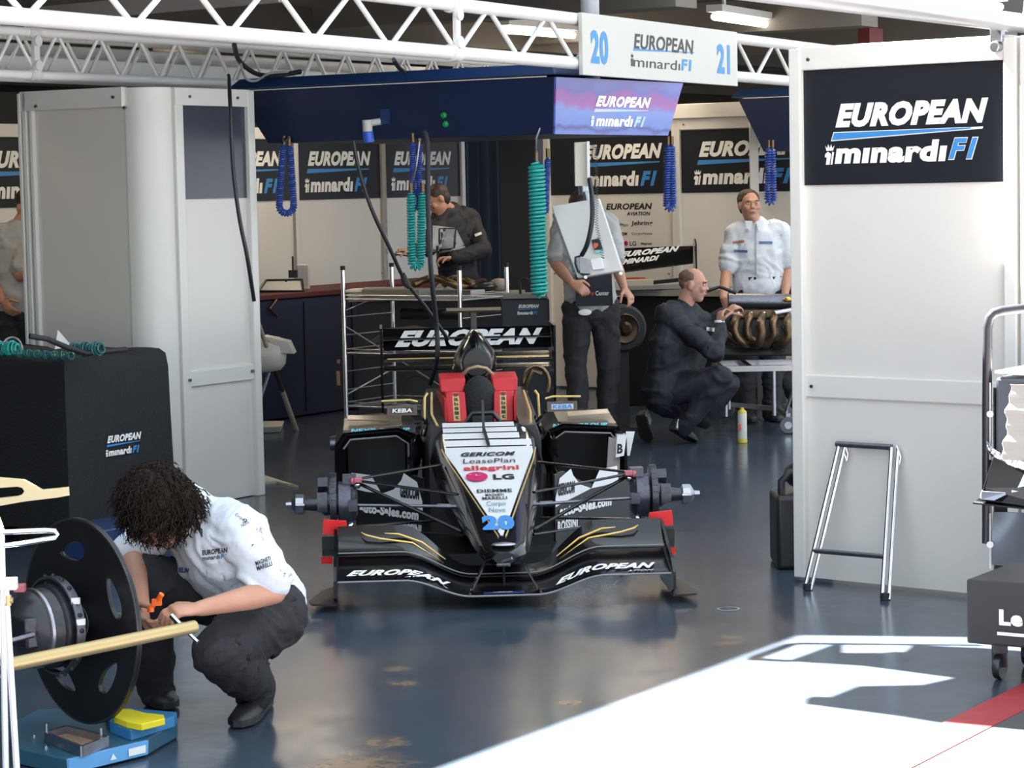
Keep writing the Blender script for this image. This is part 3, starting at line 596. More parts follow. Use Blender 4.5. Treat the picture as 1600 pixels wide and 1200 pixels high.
nrow('GERICOM', 709, 715, 720, 806, .04, .35, 0); nrow('LeasePlan', 719, 726, 723, 805, 0, .1, 0); nrow('allegrini', 730, 739, 724, 811, .035, 0, 2)
nrow('LG', 744, 752, 770, 803, .04, 0, 0); nrow('DIEMME', 767, 772, 744, 799, .03, 0, 0); nrow('MAGNETI', 774, 778, 757, 786, .03, 0, 0); nrow('MARELLI', 779, 783, 752, 791, .03, 0, 0)
nrow('Corpo', 786, 795, 759, 789, -.002, .1, 3); nrow('Nove', 796, 803, 762, 788, -.002, .1, 3)
nrow('20', 808, 831, 752, 803, .075, 0, 1)

yl = yat(748); cx_ = xat(744, yl); mb = MB(); mb.m = 0
mb.add([V((cx_+.05*math.cos(a), yl+.062*math.sin(a), ztop(yl+.062*math.sin(a))+.013)) for a in [2*math.pi*k/24 for k in range(24)]], [tuple(range(24))])
mb.m = 1; put_text(mb, 'L', 0, 0, 0, 0, 0, .0, 0, 1, surf=lambda a, b: V((cx_-.005+.022*a, yl-.025+.05*b, ztop(yl)+.0195)))
mb.add([V((cx_-.028+.006*math.cos(a), yl+.02+.008*math.sin(a), ztop(yl)+.0195)) for a in [2*math.pi*k/12 for k in range(12)]], [tuple(range(12))])
bc(mb, 'round_nose_badge', [mat('badge_red', (.55, .02, .12), .4), text_white], smooth=False)
mb = MB(); mb.ell((0, .08, .262), (.052, .03, .01), nu=20); bc(mb, 'nose_badge', steel_dull)
mb = MB(); mb.tube([(-.02, .03, .195), (.03, .0, .215)], .006, 8); mb.tube([(-.03, .02, .185), (.02, -.01, .19)], .008, 8); bc(mb, 'tow_eye', steel_dull)
mb = MB(); zz = ztop(1.42); mb.bar((.0, 1.38, zz+.01), (-.012, 1.62, ztop(1.62)+.02), .014, .01); mb.bar((-.012, 1.62, ztop(1.62)), (-.014, 1.64, .74), .012, .012); bc(mb, 'pitot_antenna', carbon_matt)
# front wing
def zlead(x): return .046+.075*sm(.14, .42, abs(x))
def wing_sec(x, le_y, chord, z0, rise, th=.018):
    top, bot = [], []
    for k in range(11):
        c = k/10; t = th*(math.sqrt(c)*1.48-.63*c*2-.0*c)*.9+.002 if False else th*4*(.3*math.sqrt(max(c, 0))-.126*c-.35*c*c+.28*c**3-.1*c**4)+.0015
        base = z0+rise*c**1.6; top.append(V((x, le_y+chord*c, base+t))); bot.append(V((x, le_y+chord*c, base-t*.6)))
    return top+bot[::-1]
xs = [-.70+1.40*i/48 for i in range(49)]
mb = MB(); mb.loft([wing_sec(x, .0, .30, zlead(x)+.012, .035+.03*sm(.1, .4, abs(x))) for x in xs]); MP = bc(mb, 'front_wing_plane', carbon)
def zfl(x): return zlead(x)+.055+.03*sm(.1, .45, abs(x))
mb = MB(); mb.loft([wing_sec(x, .24, .17-.05*(1-sm(.08, .3, abs(x))), zfl(x), .03+.075*sm(.15, .42, abs(x)), .012) for x in xs]); bc(mb, 'front_wing_flap', carbon)
mb = MB(); mb.tube([V((x, -.004, zlead(x)+.013)) for x in xs], .0045, 6); bc(mb, 'wing_lip', mat('lip_grey', (.22, .22, .23), .3))
mb = MB(); mb.tube([V((x, .252, zfl(x)+.012)) for x in xs], .003, 6); bc(mb, 'flap_lip', mat('lip_grey', (.22, .22, .23), .3))
def wtop(x, y): c = y/.30; return zlead(x)+.012+(.035+.03*sm(.1, .4, abs(x)))*max(c, 0)**1.6+.018*1.2*.3
for x0, x1 in ((-.665, -.225), (.215, .645)):
    mb = MB()
    put_text(mb, 'EUROPEAN', 0, 0, 0, 0, 0, .05, .55, 0, surf=lambda a, b, x0=x0, x1=x1: V((x0+(x1-x0)*a, .045+.075*b, wtop(x0+(x1-x0)*a, .045+.075*b)+.009)))
    put_text(mb, 'AVIATION', 0, 0, 0, 0, 0, .03, .5, 0, surf=lambda a, b, x0=x0, x1=x1: V((x0+(x1-x0)*(.55+.42*a), .008+.03*b, wtop(x0+(x1-x0)*a, .02)+.006)))
    bc(mb, 'wing_lettering', text_white, smooth=False)
mb = MB(); mb.m = 0; mb.box((-.005, .02, .068), (.17, .03, .004)); mb.m = 1; put_text(mb, 'CIRRUS', V((-.05, .006, .0715)), V((1, 0, 0)), V((0, 1, 0)), .08, .02, .02, .1, 1); bc(mb, 'wing_badge', [mat('badge_blue', (.02, .03, .15), .4), text_white], smooth=False)
gm = mat('gold_glint', (.75, .50, .14), .3, .4)  # gold tubes on the flap stand in for warm reflections
def streak(mb, pts): mb.tube([V((x, y, zfl(x)+z)) for x, y, z in pts], [.002]+[.005]*(len(pts)-2)+[.002], 6)
for s in (1, -1):
    mb = MB(); streak(mb, [(s*.24, .33, .035), (s*.34, .34, .06), (s*.44, .35, .075), (s*.5, .35, .08)]); streak(mb, [(s*.26, .315, .02), (s*.38, .33, .045), (s*.52, .33, .06), (s*.58, .34, .075), (s*.6, .36, .085)])
    bc(mb, 'flap_glint', gm)
def endplate(mb, s):
    pol = [(-.02, .07), (-.02, .14), (.06, .19), (.22, .23), (.42, .30), (.56, .30), (.56, .12), (.5, .05), (.1, .035)]
    mb.prism(pol, (s*.705, 0, 0), (0, 1, 0), (0, 0, 1), (s*.012, 0, 0))
both(endplate, 'wing_endplate', carbon, smooth=False)
def foot(mb, s): mb.prism([(0, 0), (.10, .02), (.115, .1), (.07, .36), (0, .5)], (s*.71, .02, .03), (s, 0, 0), (0, 1, 0), (0, 0, .008))
both(foot, 'endplate_footplate', carbon_matt, smooth=False)
def red(mb, s):
    mb.prism([(0, 0), (.012, .06), (.11, .068), (.115, .005), (.05, 0)], (s*.655, .5, .262), (s, 0, 0), (0, 0, 1), (0, .03, 0)); 
both(red, 'red_end_block', red_paint, smooth=False)
def redl(mb, s): mb.box((s*.755, .52, .15), (.05, .02, .03))
both(redl, 'lower_red_block', red_paint, smooth=False)
def bkt(mb, s): mb.box((s*.725, .53, .21), (.10, .04, .08)); mb.box((s*.725, .505, .243), (.10, .006, .004)); mb.box((s*.725, .505, .2), (.10, .006, .004))
both(bkt, 'endplate_bracket', carbon_matt, smooth=False)
def pyl(mb, s):
    mb.bar((s*.075, .12, .19), (s*.145, .03, .07), .006, .06, up=V((0, 1, 0))); mb.ell((s*.148, .01, .062), (.009, .009, .012))
both(pyl, 'wing_pylon', carbon)
mb = MB(); mb.bar((-.0, .1, .19), (0, .12, .10), .006, .1, up=V((0, 1, 0))); bc(mb, 'centre_strut', carbon_matt)
# cockpit surround, seat, red head protection
mb = MB(); rings = []
for y, wx, zt_ in [(1.78, .275, .60), (2.0, .29, .60), (2.3, .30, .60), (2.55, .30, .66), (2.9, .29, .70)]:
    rings.append([V((-wx, y, .05)), V((wx, y, .05)), V((wx, y, zt_-.08)), V((wx*.9, y, zt_)), V((wx*.62, y, zt_+.0)), V((wx*.56, y, zt_-.14)), V((-wx*.56, y, zt_-.14)), V((-wx*.62, y, zt_)), V((-wx*.9, y, zt_)), V((-wx, y, zt_-.08))])
mb.loft(rings); bc(mb, 'cockpit_sides', carbon_matt, ang=25)
mb = MB(); mb.ell((0, 2.42, .64), (.10, .10, .16), nu=18, nv=12); bc(mb, 'seat_back', black_fabric)
mb = MB(); mb.tube([(-.085, 2.0, .60), (-.05, 2.0, .645), (.05, 2.0, .645), (.085, 2.0, .60)], .012, 8); mb.box((0, 2.01, .60), (.1, .02, .06)); bc(mb, 'steering_wheel', carbon_matt)
def pad(mb, s):
    x = .135; mb.hexa([V((s*x-.063, 2.42, .715)), V((s*x+.063, 2.42, .715)), V((s*x+.063, 2.62, .725)), V((s*x-.063, 2.62, .725)), V((s*x-.068, 2.45, .785)), V((s*x+.068, 2.45, .785)), V((s*x+.068, 2.66, .80)), V((s*x-.068, 2.66, .80))])
both(pad, 'headrest_pad', red_pad, bev=.008)
def pad2(mb, s): mb.hexa([V((s*.118-.052, 2.30, .57)), V((s*.118+.052, 2.30, .57)), V((s*.13+.052, 2.5, .57)), V((s*.13-.052, 2.5, .57)), V((s*.124-.05, 2.36, .722)), V((s*.124+.05, 2.36, .722)), V((s*.13+.052, 2.5, .722)), V((s*.13-.052, 2.5, .722))])
both(pad2, 'harness_pad', red_pad, bev=.006)
def strap(mb, s):
    x = .118; a = V((s*x-.018, 2.298, .58)); up = V((s*.004, .062, .14)); right = V((.034, 0, 0)); mb.m = 0
    mb.add([a, a+right, a+right+up, a+up], [(0, 1, 2, 3)]); mb.m = 1
    for i, ch in enumerate('Sabelt'):
        k = .86-i*.16; put_text(mb, ch, a+up*k+right*.2+V((0, -.002, 0)), V((1, 0, 0)), up.normalized(), .022, .018, .03, 0, 1)
for s in (1, -1): mb = MB(); strap(mb, s); bc(mb, 'harness_strap', [tan_tape, text_black], smooth=False)
def rwall(mb, s): mb.sheet(lambda i, j: (s*(.17+.03*i), 2.25+.5*i, .58+.12*j), 4, 2, .012, down=V((s, 0, 0)))
both(rwall, 'cockpit_liner', red_pad)
mb = MB()
for s in (1, -1): mb.tube([(s*.23, 1.86, .60), (s*.25, 2.2, .625), (s*.24, 2.6, .70)], .007, 8)
bc(mb, 'cockpit_rim', gl)
# airbox and engine cover
rings = []
for y, wx, zl, zt_ in [(2.66, .085, .76, .93), (2.72, .10, .74, .975), (2.85, .115, .70, 1.015), (3.05, .12, .55, 1.01), (3.4, .11, .40, .92), (3.8, .085, .32, .74), (4.2, .05, .28, .52)]:
    r = []
    for k in range(20):
        a = 2*math.pi*k/20; z = math.sin(a); x = math.cos(a); wz = wx*(1-.55*max(0, z)**1.5); r.append(V((x*wz if abs(x) > 0 else 0, y, (zl+zt_)/2+z*(zt_-zl)/2)))
    rings.append(r)
mb = MB(); mb.loft(rings); bc(mb, 'engine_cover', carbon)
mb = MB(); mb.lathe([(.07, 0), (.078, .01), (.07, .02), (.062, .015)], (0, 2.64, .85), V((0, 1, 0)), 20); mb.ell((0, 2.655, .85), (.06, .012, .075)); bc(mb, 'air_intake', carbon_matt)
mb = MB(); mb.tube([(-.09, 2.6, .74), (-.08, 2.58, .79), (-.045, 2.57, .825), (0, 2.565, .835), (.045, 2.57, .825), (.08, 2.58, .79), (.09, 2.6, .74)], .011, 10); bc(mb, 'roll_hoop_rim', mat('rim_tan', (.3, .22, .14), .3, .4))
mb = MB(); mb.box((0, 2.95, 1.055), (.03, .06, .09)); bc(mb, 'camera_stalk', carbon_matt)
mb = MB(); mb.loft([[V((x, 2.88+.12*c, 1.112+z)) for c, z in ((0, 0), (.3, .014), (1, .004), (1, -.004), (.3, -.012))] for x in (-.145, -.06, .06, .145)]); bc(mb, 'roof_camera', mat('camera_tan', (.22, .17, .12), .4))
# side pods with inlets
def pod(mb, s):
    o = [(.33, .13), (.735, .13), (.75, .2), (.745, .47), (.70, .535), (.42, .555), (.33, .52)]; i_ = [(.375, .17), (.69, .17), (.70, .22), (.695, .45), (.665, .49), (.43, .505), (.375, .47)]
    P = lambda q, y, dz=0, dx=0: [V((s*(a-dx*(a-.3)), y, b+dz*(b-.1))) for a, b in q]
    R = [P(i_, 2.75), P(i_, 2.33), P(o, 2.28), P(o, 2.34), P(o, 2.9, .06), P(o, 3.4, -.05, .1), P(o, 3.9, -.35, .35), P(o, 4.15, -.6, .6)]
    mb.loft(R)
both(pod, 'side_pod', carbon, ang=25)
def rad(mb, s): mb.box((s*.535, 2.72, .33), (.3, .02, .3))
both(rad, 'radiator_core', carbon_matt, smooth=False)
def podrim(mb, s): mb.tube([(s*.37, 2.30, .16), (s*.37, 2.30, .47), (s*.43, 2.30, .51), (s*.665, 2.30, .497), (s*.70, 2.30, .45)], .005, 8)
both(podrim, 'inlet_rim', mat('rim_grey', (.25, .24, .25), .3))
mb = MB(); mb.hexa([V((.63, 2.29, .17)), V((.70, 2.26, .17)), V((.71, 2.26, .46)), V((.655, 2.29, .48)), V((.63, 2.31, .17)), V((.70, 2.29, .17)), V((.71, 2.29, .46)), V((.655, 2.31, .48))]); bc(mb, 'inlet_lip', mat('lip_pink', (.45, .38, .36), .5), smooth=False)
mb = MB(); mb.m = 0; p = CP(964, 680, 2.22); q = CP(979, 680, 2.22); r2 = CP(975, 712, 2.22); r3 = CP(962, 715, 2.22); mb.hexa([r3, r2, r2+V((0, .1, 0)), r3+V((0, .1, 0)), p, q, q+V((0, .1, 0)), p+V((0, .1, 0))]); mb.m = 1
put_text(mb, 'B', r3+V((.006, -.002, .02)), V((1, 0, 0)), Z, .03, .05, .04, .1, 1); bc(mb, 'side_plate', [wmat, text_black], smooth=False)
mb = MB(); mb.hexa([CP(978, 712, 2.4), CP(984, 712, 2.4), CP(984, 712, 2.5), CP(978, 712, 2.5), CP(978, 674, 2.4), CP(992, 674, 2.4), CP(992, 674, 2.5), CP(978, 674, 2.5)]); bc(mb, 'winglet', wmat, smooth=False)
mb = MB()
for x0, x1 in ((-.66, -.36), (.37, .65)): put_text(mb, 'NEXT GROUP', V((x0, 2.30, .535)), V((1, 0, 0)), V((0, .5, .5)).normalized(), x1-x0, .022, .04, .1, 0)
bc(mb, 'pod_lettering', mat('text_cyan', (.10, .50, .62), .4), smooth=False)
tanr = mat('tan_reflection', (.17, .13, .085), .2)  # tan colour stands in for a reflection on the pod tops
def podtop(mb, s):
    mb.sheet(lambda i, j: (s*(.40+.30*i), 2.36+.4*j, .562-.02*i+.024*j), 3, 3, .006); mb.sheet(lambda i, j: (s*(.46+.22*i), 2.40+.12*j+.1*i, .582+.012*j), 3, 2, .004)
both(podtop, 'pod_top_reflection', tanr)
def mirror(mb, s):
    mb.m = 0; mb.box((s*.40, 2.05, .665), (.15, .05, .05)); mb.bar((s*.32, 2.07, .64), (s*.25, 2.1, .56), .012); mb.m = 1; mb.box((s*.40, 2.023, .665), (.11, .003, .026))
    mb.m = 2; put_text(mb, 'KEBA', V((s*.40-.05, 2.0205, .655)), V((1, 0, 0)), Z, .10, .02, .04, .1, 2)
for s in (1, -1): mb = MB(); mirror(mb, s); bc(mb, 'wing_mirror', [carbon, mat('mirror_plate', (.5, .58, .66), .4) if s > 0 else carbon_matt, text_blue if s > 0 else text_white], smooth=False)
def mtop(mb, s): mb.tube([(s*.32, 2.1, .70), (s*.36, 2.1, .71), (s*.50, 2.12, .705)], .006, 6); mb.tube([(s*.29, 2.1, .60), (s*.285, 2.12, .72), (s*.27, 2.13, .74)], .007, 6)
both(mtop, 'mirror_stay', gl)
# crumpled foil and loom beside the cockpit
def foil(mb, s):
    random.seed(5+s); mb.sheet(lambda i, j: (s*(.26+.12*i+.02*math.sin(9*j+3*i)), 2.0+.25*j+.03*math.sin(14*i), .50+.09*math.sin(3*i+2*j)+.025*math.sin(21*i+5*j)*math.cos(17*j)-.12*i), 14, 14, .006)
both(foil, 'heat_shield', mat('foil_dark', (.12, .11, .10), .25, .8, var=.5, vscale=20), ang=20)
# undertray and splitter
mb = MB(); mb.prism([(-.28, 1.2), (.28, 1.2), (.35, 1.7), (.72, 2.35), (.72, 4.0), (.4, 4.3), (-.4, 4.3), (-.72, 4.0), (-.72, 2.35), (-.35, 1.7)], (0, 0, .0), (1, 0, 0), (0, 1, 0), (0, 0, .06)); bc(mb, 'undertray', carbon_matt, smooth=False)
# bargeboards with the white flash and lettering
def board(s):
    a = V((s*.315, 1.45, 0)); b = V((s*.72, 1.98, 0)); d = (b-a).normalized(); L = (b-a).length; n = V((s*d.y, -s*d.x, 0)).normalized(); n = n if n.y < 0 else -n
    mb = MB(); pol = [(0, .07), (0, .39), (.08, .40), (.25, .33), (.38, .30), (L-.05, .34), (L, .30), (L, .09), (L-.1, .06)]
    mb.prism(pol, a, d, Z, -n*.012); t = bc(mb, 'bargeboard', carbon_matt, smooth=False)
    mb = MB(); o = a+n*.003; 
    P = lambda q: mb.add([o+d*x+Z*z for x, z in q], [tuple(range(len(q)))])
    mb.m = 0; P([(.0, .275), (.04, .37), (.14, .405), (.16, .37), (.22, .32), (.32, .29), (.2, .27), (.1, .255), (.0, .235)]); P([(.32, .29), (.40, .375), (.56, .375), (.57, .30), (.45, .29)])
    X = V((1 if s > 0 else -1, 0, 0)); dr_ = d if s > 0 else -d
    def tx(t_, x0, x1, z0, z1, bold, mi, sh_=.1): 
        st_ = o+n*.002+d*(x0 if s > 0 else x1)+Z*z0; put_text(mb, t_, st_, dr_, Z, x1-x0, z1-z0, bold, sh_, mi)
    tx('GERICOM', .02, .17, .285, .345, .06, 1, .2); tx('auto-Sales.com', .03, .50, .185, .235, .06, 2); tx('ROSSINI', .01, .19, .115, .165, .05, 2)
    mb.build('board_lettering', [wmat, text_black, text_white], t, local=True, smooth=False)
for s in (1, -1): board(s)
# suspension
def susp(mb, s):
    up = V((s*.645, .95, .45)); lo = V((s*.655, .95, .235))
    def arm(p, q, w=.034, t_=.012): 
        p, q = V(p), V(q); d = (q-p).normalized(); x = V((0, 1, 0)); x = (x-d*x.dot(d)).normalized(); zc = d.cross(x); rs = []
        for c in (p, q): rs.append([c+x*w/2*math.cos(a)+zc*t_/2*math.sin(a) for a in [2*math.pi*k/10 for k in range(10)]])
        mb.loft(rs)
    arm((s*.17, .72, .40), up); arm((s*.23, 1.30, .47), up); arm((s*.15, .55, .235), lo); arm((s*.24, 1.35, .20), lo)
    arm((s*.16, .62, .245), (s*.60, .93, .43), .02, .016)
both(susp, 'wishbone', carbon)
def trod(mb, s): mb.cyl((s*.16, .80, .335), (s*.65, .87, .345), .008, 10); mb.cyl((s*.2, .805, .336), (s*.26, .81, .338), .012, 10)
both(trod, 'track_rod', gun)
def hub(mb, s):
    ax = V((s, 0, 0)); c = V((0, .95, .345))
    mb.lathe([(.05, .62), (.075, .63), (.098, .65), (.10, .705), (.06, .71), (.03, .71)], c, ax, 28)
    mb.box((s*.655, .95, .455), (.06, .07, .04)); mb.box((s*.66, .95, .24), (.06, .07, .04)); mb.box((s*.64, .87, .345), (.04, .06, .05))
hubm = mat('hub_dark', (.10, .10, .125), .35, .7, var=.35, vscale=60); both(hub, 'hub_carrier', hubm)
def disc(mb, s): mb.lathe([(.07, .715), (.14, .715), (.141, .722), (.141, .736), (.14, .743), (.07, .743)], V((0, .95, .345)), V((s, 0, 0)), 40)
both(disc, 'brake_disc', dark_metal)
def holes(mb, s):
    for k in range(28):
        a = 2*math.pi*k/28
        for j in (-.006, .006): c = V((s*(.729+j), .95+.1405*math.cos(a), .345+.1405*math.sin(a))); mb.ell(c, (.003, .0035, .0035), nu=6, nv=4)
both(holes, 'disc_vents', text_black)
def cal(mb, s):
    for a0_ in (20, 150):
        pts = [math.radians(a0_+k*8) for k in range(6)]
        mb.loft([[V((s*x, .95+r*math.cos(a), .345+r*math.sin(a))) for x, r in ((.755, .085), (.755, .13), (.80, .13), (.80, .085))] for a in pts])
    mb.lathe([(.055, .70), (.055, .77), (.035, .79), (.028, .86), (.028, .88)], V((0, .95, .345)), V((s, 0, 0)), 20)
both(cal, 'brake_caliper', dark_metal, ang=25)
def nut(mb, s): mb.lathe([(.03, .86), (.046, .865), (.046, .90), (.034, .91), (.016, .92), (.014, .945)], V((0, .95, .345)), V((s, 0, 0)), 8); mb.cyl((s*.86, .99, .345), (s*.90, .99, .345), .009, 8); mb.cyl((s*.86, .91, .345), (s*.90, .91, .345), .009, 8)
both(nut, 'wheel_nut', steel_dull, ang=20)
def tagp(mb, s): mb.box((s*.615, .90, .455), (.035, .03, .022)); mb.ell((s*.64, .90, .45), (.012, .012, .016))
both(tagp, 'red_sensor', mat('sensor_red', (.45, .12, .14), .4), bev=.003)
def ball(mb, s): 
    for q in ((.64, .865, .345), (.62, .93, .43), (.655, .92, .245)): mb.ell((s*q[0], q[1], q[2]), (.019, .019, .019))
both(ball, 'rod_end', steel)
# rear wing
mb = MB()
def rw(z0, y0, ch, rise, th): 
    return [wing_sec(x, y0, ch, z0, rise, th) for x in (-.485, 0, .485)]
mb.loft(rw(.895, 4.0, .14, .05, .014)); bc(mb, 'rear_wing_flap', carbon)
mb = MB(); mb.hexa([V((-.485, 3.985, .835)), V((.485, 3.985, .835)), V((.485, 4.02, .835)), V((-.485, 4.02, .835)), V((-.485, 4.10, .955)), V((.485, 4.10, .955)), V((.485, 4.12, .955)), V((-.485, 4.12, .955))]); bc(mb, 'rear_wing_upper_plane', carbon, smooth=False)
mb = MB(); mb.loft(rw(.775, 3.92, .22, .03, .018)); mb.loft(rw(.72, 3.96, .12, .02, .012)); bc(mb, 'rear_wing_main_plane', carbon)
mb = MB(); rdir = V((0, .115, .12)).normalized()
put_text(mb, 'EUROPEAN', V((-.42, 3.978, .855)), V((1, 0, 0)), rdir, .86, .125, .06, .5, 0); bc(mb, 'rear_wing_lettering', text_white, smooth=False)
mb = MB(); mb.box((0, 4.045, .9065), (.97, .004, .008)); bc(mb, 'wing_gap', carbon_matt, smooth=False)
mb = MB(); mb.box((0, 3.92, .792), (.93, .003, .006)); bc(mb, 'wing_gold_line', gl, smooth=False)
def rep(mb, s): mb.prism([(3.86, .97), (4.30, .97), (4.34, .60), (4.28, .40), (4.0, .36), (3.92, .62)], (s*.49, 0, 0), (0, 1, 0), (0, 0, 1), (s*.014, 0, 0))
both(rep, 'rear_wing_endplate', carbon, smooth=False)
mb = MB(); mb.box((0, 4.1, .52), (.30, .3, .28)); mb.box((0, 4.35, .3), (.16, .16, .2)); bc(mb, 'gearbox', dark_metal, bev=.03)
def rsus(mb, s):
    for a, b in (((.1, 3.8, .42), (.66, 3.75, .40)), ((.1, 4.15, .42), (.66, 3.8, .40)), ((.1, 3.7, .22), (.66, 3.75, .22)), ((.15, 3.6, .5), (.62, 3.75, .26))): mb.cyl((s*a[0], a[1], a[2]), (s*b[0], b[1], b[2]), .013, 8)
    mb.lathe([(.10, .62), (.14, .64), (.14, .70), (.05, .72), (.04, .80)], V((0, 3.77, .33)), V((s, 0, 0)), 24)
both(rsus, 'rear_suspension', gun)
def coilh(mb, s): mb.tube([(s*(.33+.035*math.cos(a)*0+.06*math.cos(a)), 3.2+.0*a, .70+.06*math.sin(a)) for a in [k*.45 for k in range(15)]], .006, 6)
mb = MB(); mb.tube([(.33+.07*math.cos(a), 3.0, .66+.09*math.sin(a)+.05) for a in [k*.4-.6 for k in range(12)]], .012, 8); mb.tube([(.26, 3.0, .62), (.27, 2.95, .70), (.31, 2.95, .78), (.36, 2.95, .76)], .014, 8); bc(mb, 'exhaust_pipe', bronze)
# ---------------- people ----------------
def remesh(name, mb, vox, m, parent, smooth=4, amp=0, sc_=9, seed=0, dec=0):
    ob = mb.build('tmp', m, parent, smooth=False)
    md = ob.modifiers.new('r', 'REMESH'); md.mode = 'VOXEL'; md.voxel_size = vox
    if smooth: md = ob.modifiers.new('s', 'SMOOTH'); md.iterations = smooth; md.factor = .5
    if dec: md = ob.modifiers.new('d', 'DECIMATE'); md.ratio = dec
    bpy.context.view_layer.update(); me = bpy.data.meshes.new_from_object(ob.evaluated_get(bpy.context.evaluated_depsgraph_get()))
    bpy.data.objects.remove(ob); me.name = name
    if amp:
        for p in me.vertices:
            q = p.co*sc_+V((seed, seed*2, 0)); wv = noise.noise(q*.6)*1.6
            k = noise.noise(V((q.x*1.3+wv, q.y*1.3, q.z*.9-wv)))*.9; r = 1-abs(noise.noise(V((q.x*.8+wv+3, q.y*.8, q.z*1.3+wv)))*3.2); r2 = 1-abs(noise.noise(V((q.x*1.9+7, q.y*1.9+wv, q.z*1.4)))*3.5)
            p.co += p.normal*amp*(k*.6+max(r, 0)**1.0*.8+max(r2, 0)*.18)
    me.polygons.foreach_set('use_smooth', [True]*len(me.polygons))
    o = bpy.data.objects.new(name, me); COL.objects.link(o); o.parent = parent; return o
def limb(mb, pts, lat=None):
    """pts: (point, half width, half depth); elliptical tapered limb with rounded ends"""
    P = [V(p[0]) for p in pts]; R = [(p[1], p[2] if len(p) > 2 else p[1]) for p in pts]; rings = []; n = 16
    N = len(P); d0 = (P[1]-P[0]).normalized(); d1 = (P[-1]-P[-2]).normalized(); st = [None, None]
    def ring(c, d, a, b):
        if lat is not None: x = V(lat)-d*V(lat).dot(d); x.normalize(); y = d.cross(x).normalized()
        elif st[0] is None: x, y = frame(d)
        else: q = st[0].rotation_difference(d); x = q @ st[1]; x = (x-d*x.dot(d)).normalized(); y = d.cross(x).normalized()
        st[0], st[1] = d.copy(), x.copy()
        rings.append([c+x*a*math.cos(t)+y*b*math.sin(t) for t in [2*math.pi*k/n for k in range(n)]])
    for k in (80, 55, 28): q = math.radians(k); ring(P[0]-d0*min(R[0])*math.sin(q), d0, R[0][0]*math.cos(q), R[0][1]*math.cos(q))
    for i in range(N):
        d = (P[min(i+1, N-1)]-P[max(i-1, 0)]).normalized(); ring(P[i], d, *R[i])
    for k in (28, 55, 80): q = math.radians(k); ring(P[-1]+d1*min(R[-1])*math.sin(q), d1, R[-1][0]*math.cos(q), R[-1][1]*math.cos(q))
    mb.loft(rings)
def head(mb, c, f, up, s=1.0):
    f = V(f).normalized(); up = V(up); up = (up-f*up.dot(f)).normalized(); r = f.cross(up).normalized(); c = V(c); ax = (r, f, up)
    mb.ell(c+up*.03*s-f*.012*s, (.074*s, .094*s, .088*s), ax); mb.ell(c-up*.028*s+f*.022*s, (.062*s, .068*s, .078*s), ax); mb.ell(c-up*.078*s+f*.05*s, (.034*s, .034*s, .03*s), ax)
    mb.loft([[c+f*y*s+up*z*s+r*x*s for x in (-w, w)]+[c+f*(y-.02)*s+up*z*s+r*w*s, c+f*(y-.02)*s+up*z*s-r*w*s] for y, z, w in ((.084, .028, .008), (.098, .008, .010), (.112, -.014, .015), (.088, -.026, .014))])
    mb.ell(c+f*.082*s+up*.036*s, (.05*s, .014*s, .011*s), ax); mb.ell(c+f*.085*s-up*.048*s, (.026*s, .012*s, .012*s), ax)
    for k in (-1, 1): mb.ell(c+r*k*.076*s-f*.004*s, (.010*s, .020*s, .033*s), ax); mb.ell(c+r*k*.036*s+f*.07*s-up*.012*s, (.024*s, .02*s, .022*s), ax)
    return c, f, up, r
def face(parent, c, f, up, r, s=1.0, m=None):
    for k in (-1, 1):
        e = c+r*k*.031*s+f*.083*s+up*.016*s
        mb = MB(); mb.m = 0; mb.ell(e, (.0125*s, .009*s, .007*s), (r, f, up), 12, 7); mb.m = 1; mb.ell(e+f*.005*s, (.006*s, .006*s, .006*s), (r, f, up), 10, 6); mb.build('eye', [eye_w, eye_d], parent)
        mb = MB(); mb.tube([e+up*.017*s-r*.017*s+f*.006*s, e+up*.022*s+f*.010*s, e+up*.017*s+r*.017*s+f*.006*s], [.002, .0038, .002], 6); mb.build('eyebrow', hair_brown, parent)
    mb = MB(); q = c+f*.0985*s-up*.047*s; mb.tube([q-r*.024*s-f*.01*s, q-r*.009*s, q+r*.009*s, q+r*.024*s-f*.01*s], [.0015, .0045, .0045, .0015], 8); mb.build('mouth', lip, parent)
def hand(mb, w, d, pn, thumb, s=1.0, curl=.5, spread=.0, r0=.0088):
    """w wrist, d direction of the palm, pn palm normal (fingers curl towards it), thumb = side of the thumb"""
    w = V(w); d = V(d).normalized(); pn = V(pn); pn = (pn-d*pn.dot(d)).normalized(); th = V(thumb); th = (th-d*th.dot(d)-pn*th.dot(pn)).normalized()
    limb(mb, [(w, .026*s, .020*s), (w+d*.03*s, .036*s, .018*s), (w+d*.075*s, .041*s, .016*s), (w+d*.088*s, .038*s, .013*s)], th)
    for i, (o, L) in enumerate([(.029, .074), (.0098, .082), (-.0098, .076), (-.029, .060)]):
        p = w+d*.086*s+th*o*s; a = 0; pts = [(p-d*.015*s, r0*s)]; cu = curl*(1+.12*i)
        for k, q in enumerate((.45, .32, .23)):
            a += cu*(.9, 1.1, .8)[k]; dd_ = (d*math.cos(a)+pn*math.sin(a)+th*o*spread*8).normalized(); p = p+dd_*L*q*s; pts.append((p, r0*(1-.09*(k+1))*s))
        limb(mb, pts)
    p = w+d*.025*s+th*.028*s; a = (d*.6+th*.75+pn*.25).normalized(); p2 = p+a*.042*s; b = (d*.85+th*.2+pn*(.2+curl*.8)).normalized(); p3 = p2+b*.032*s; p4 = p3+(b+pn*.5*curl).normalized()*.024*s
    limb(mb, [(p, .013*s), (p2, .0115*s), (p3, .0105*s), (p4, .0085*s)])
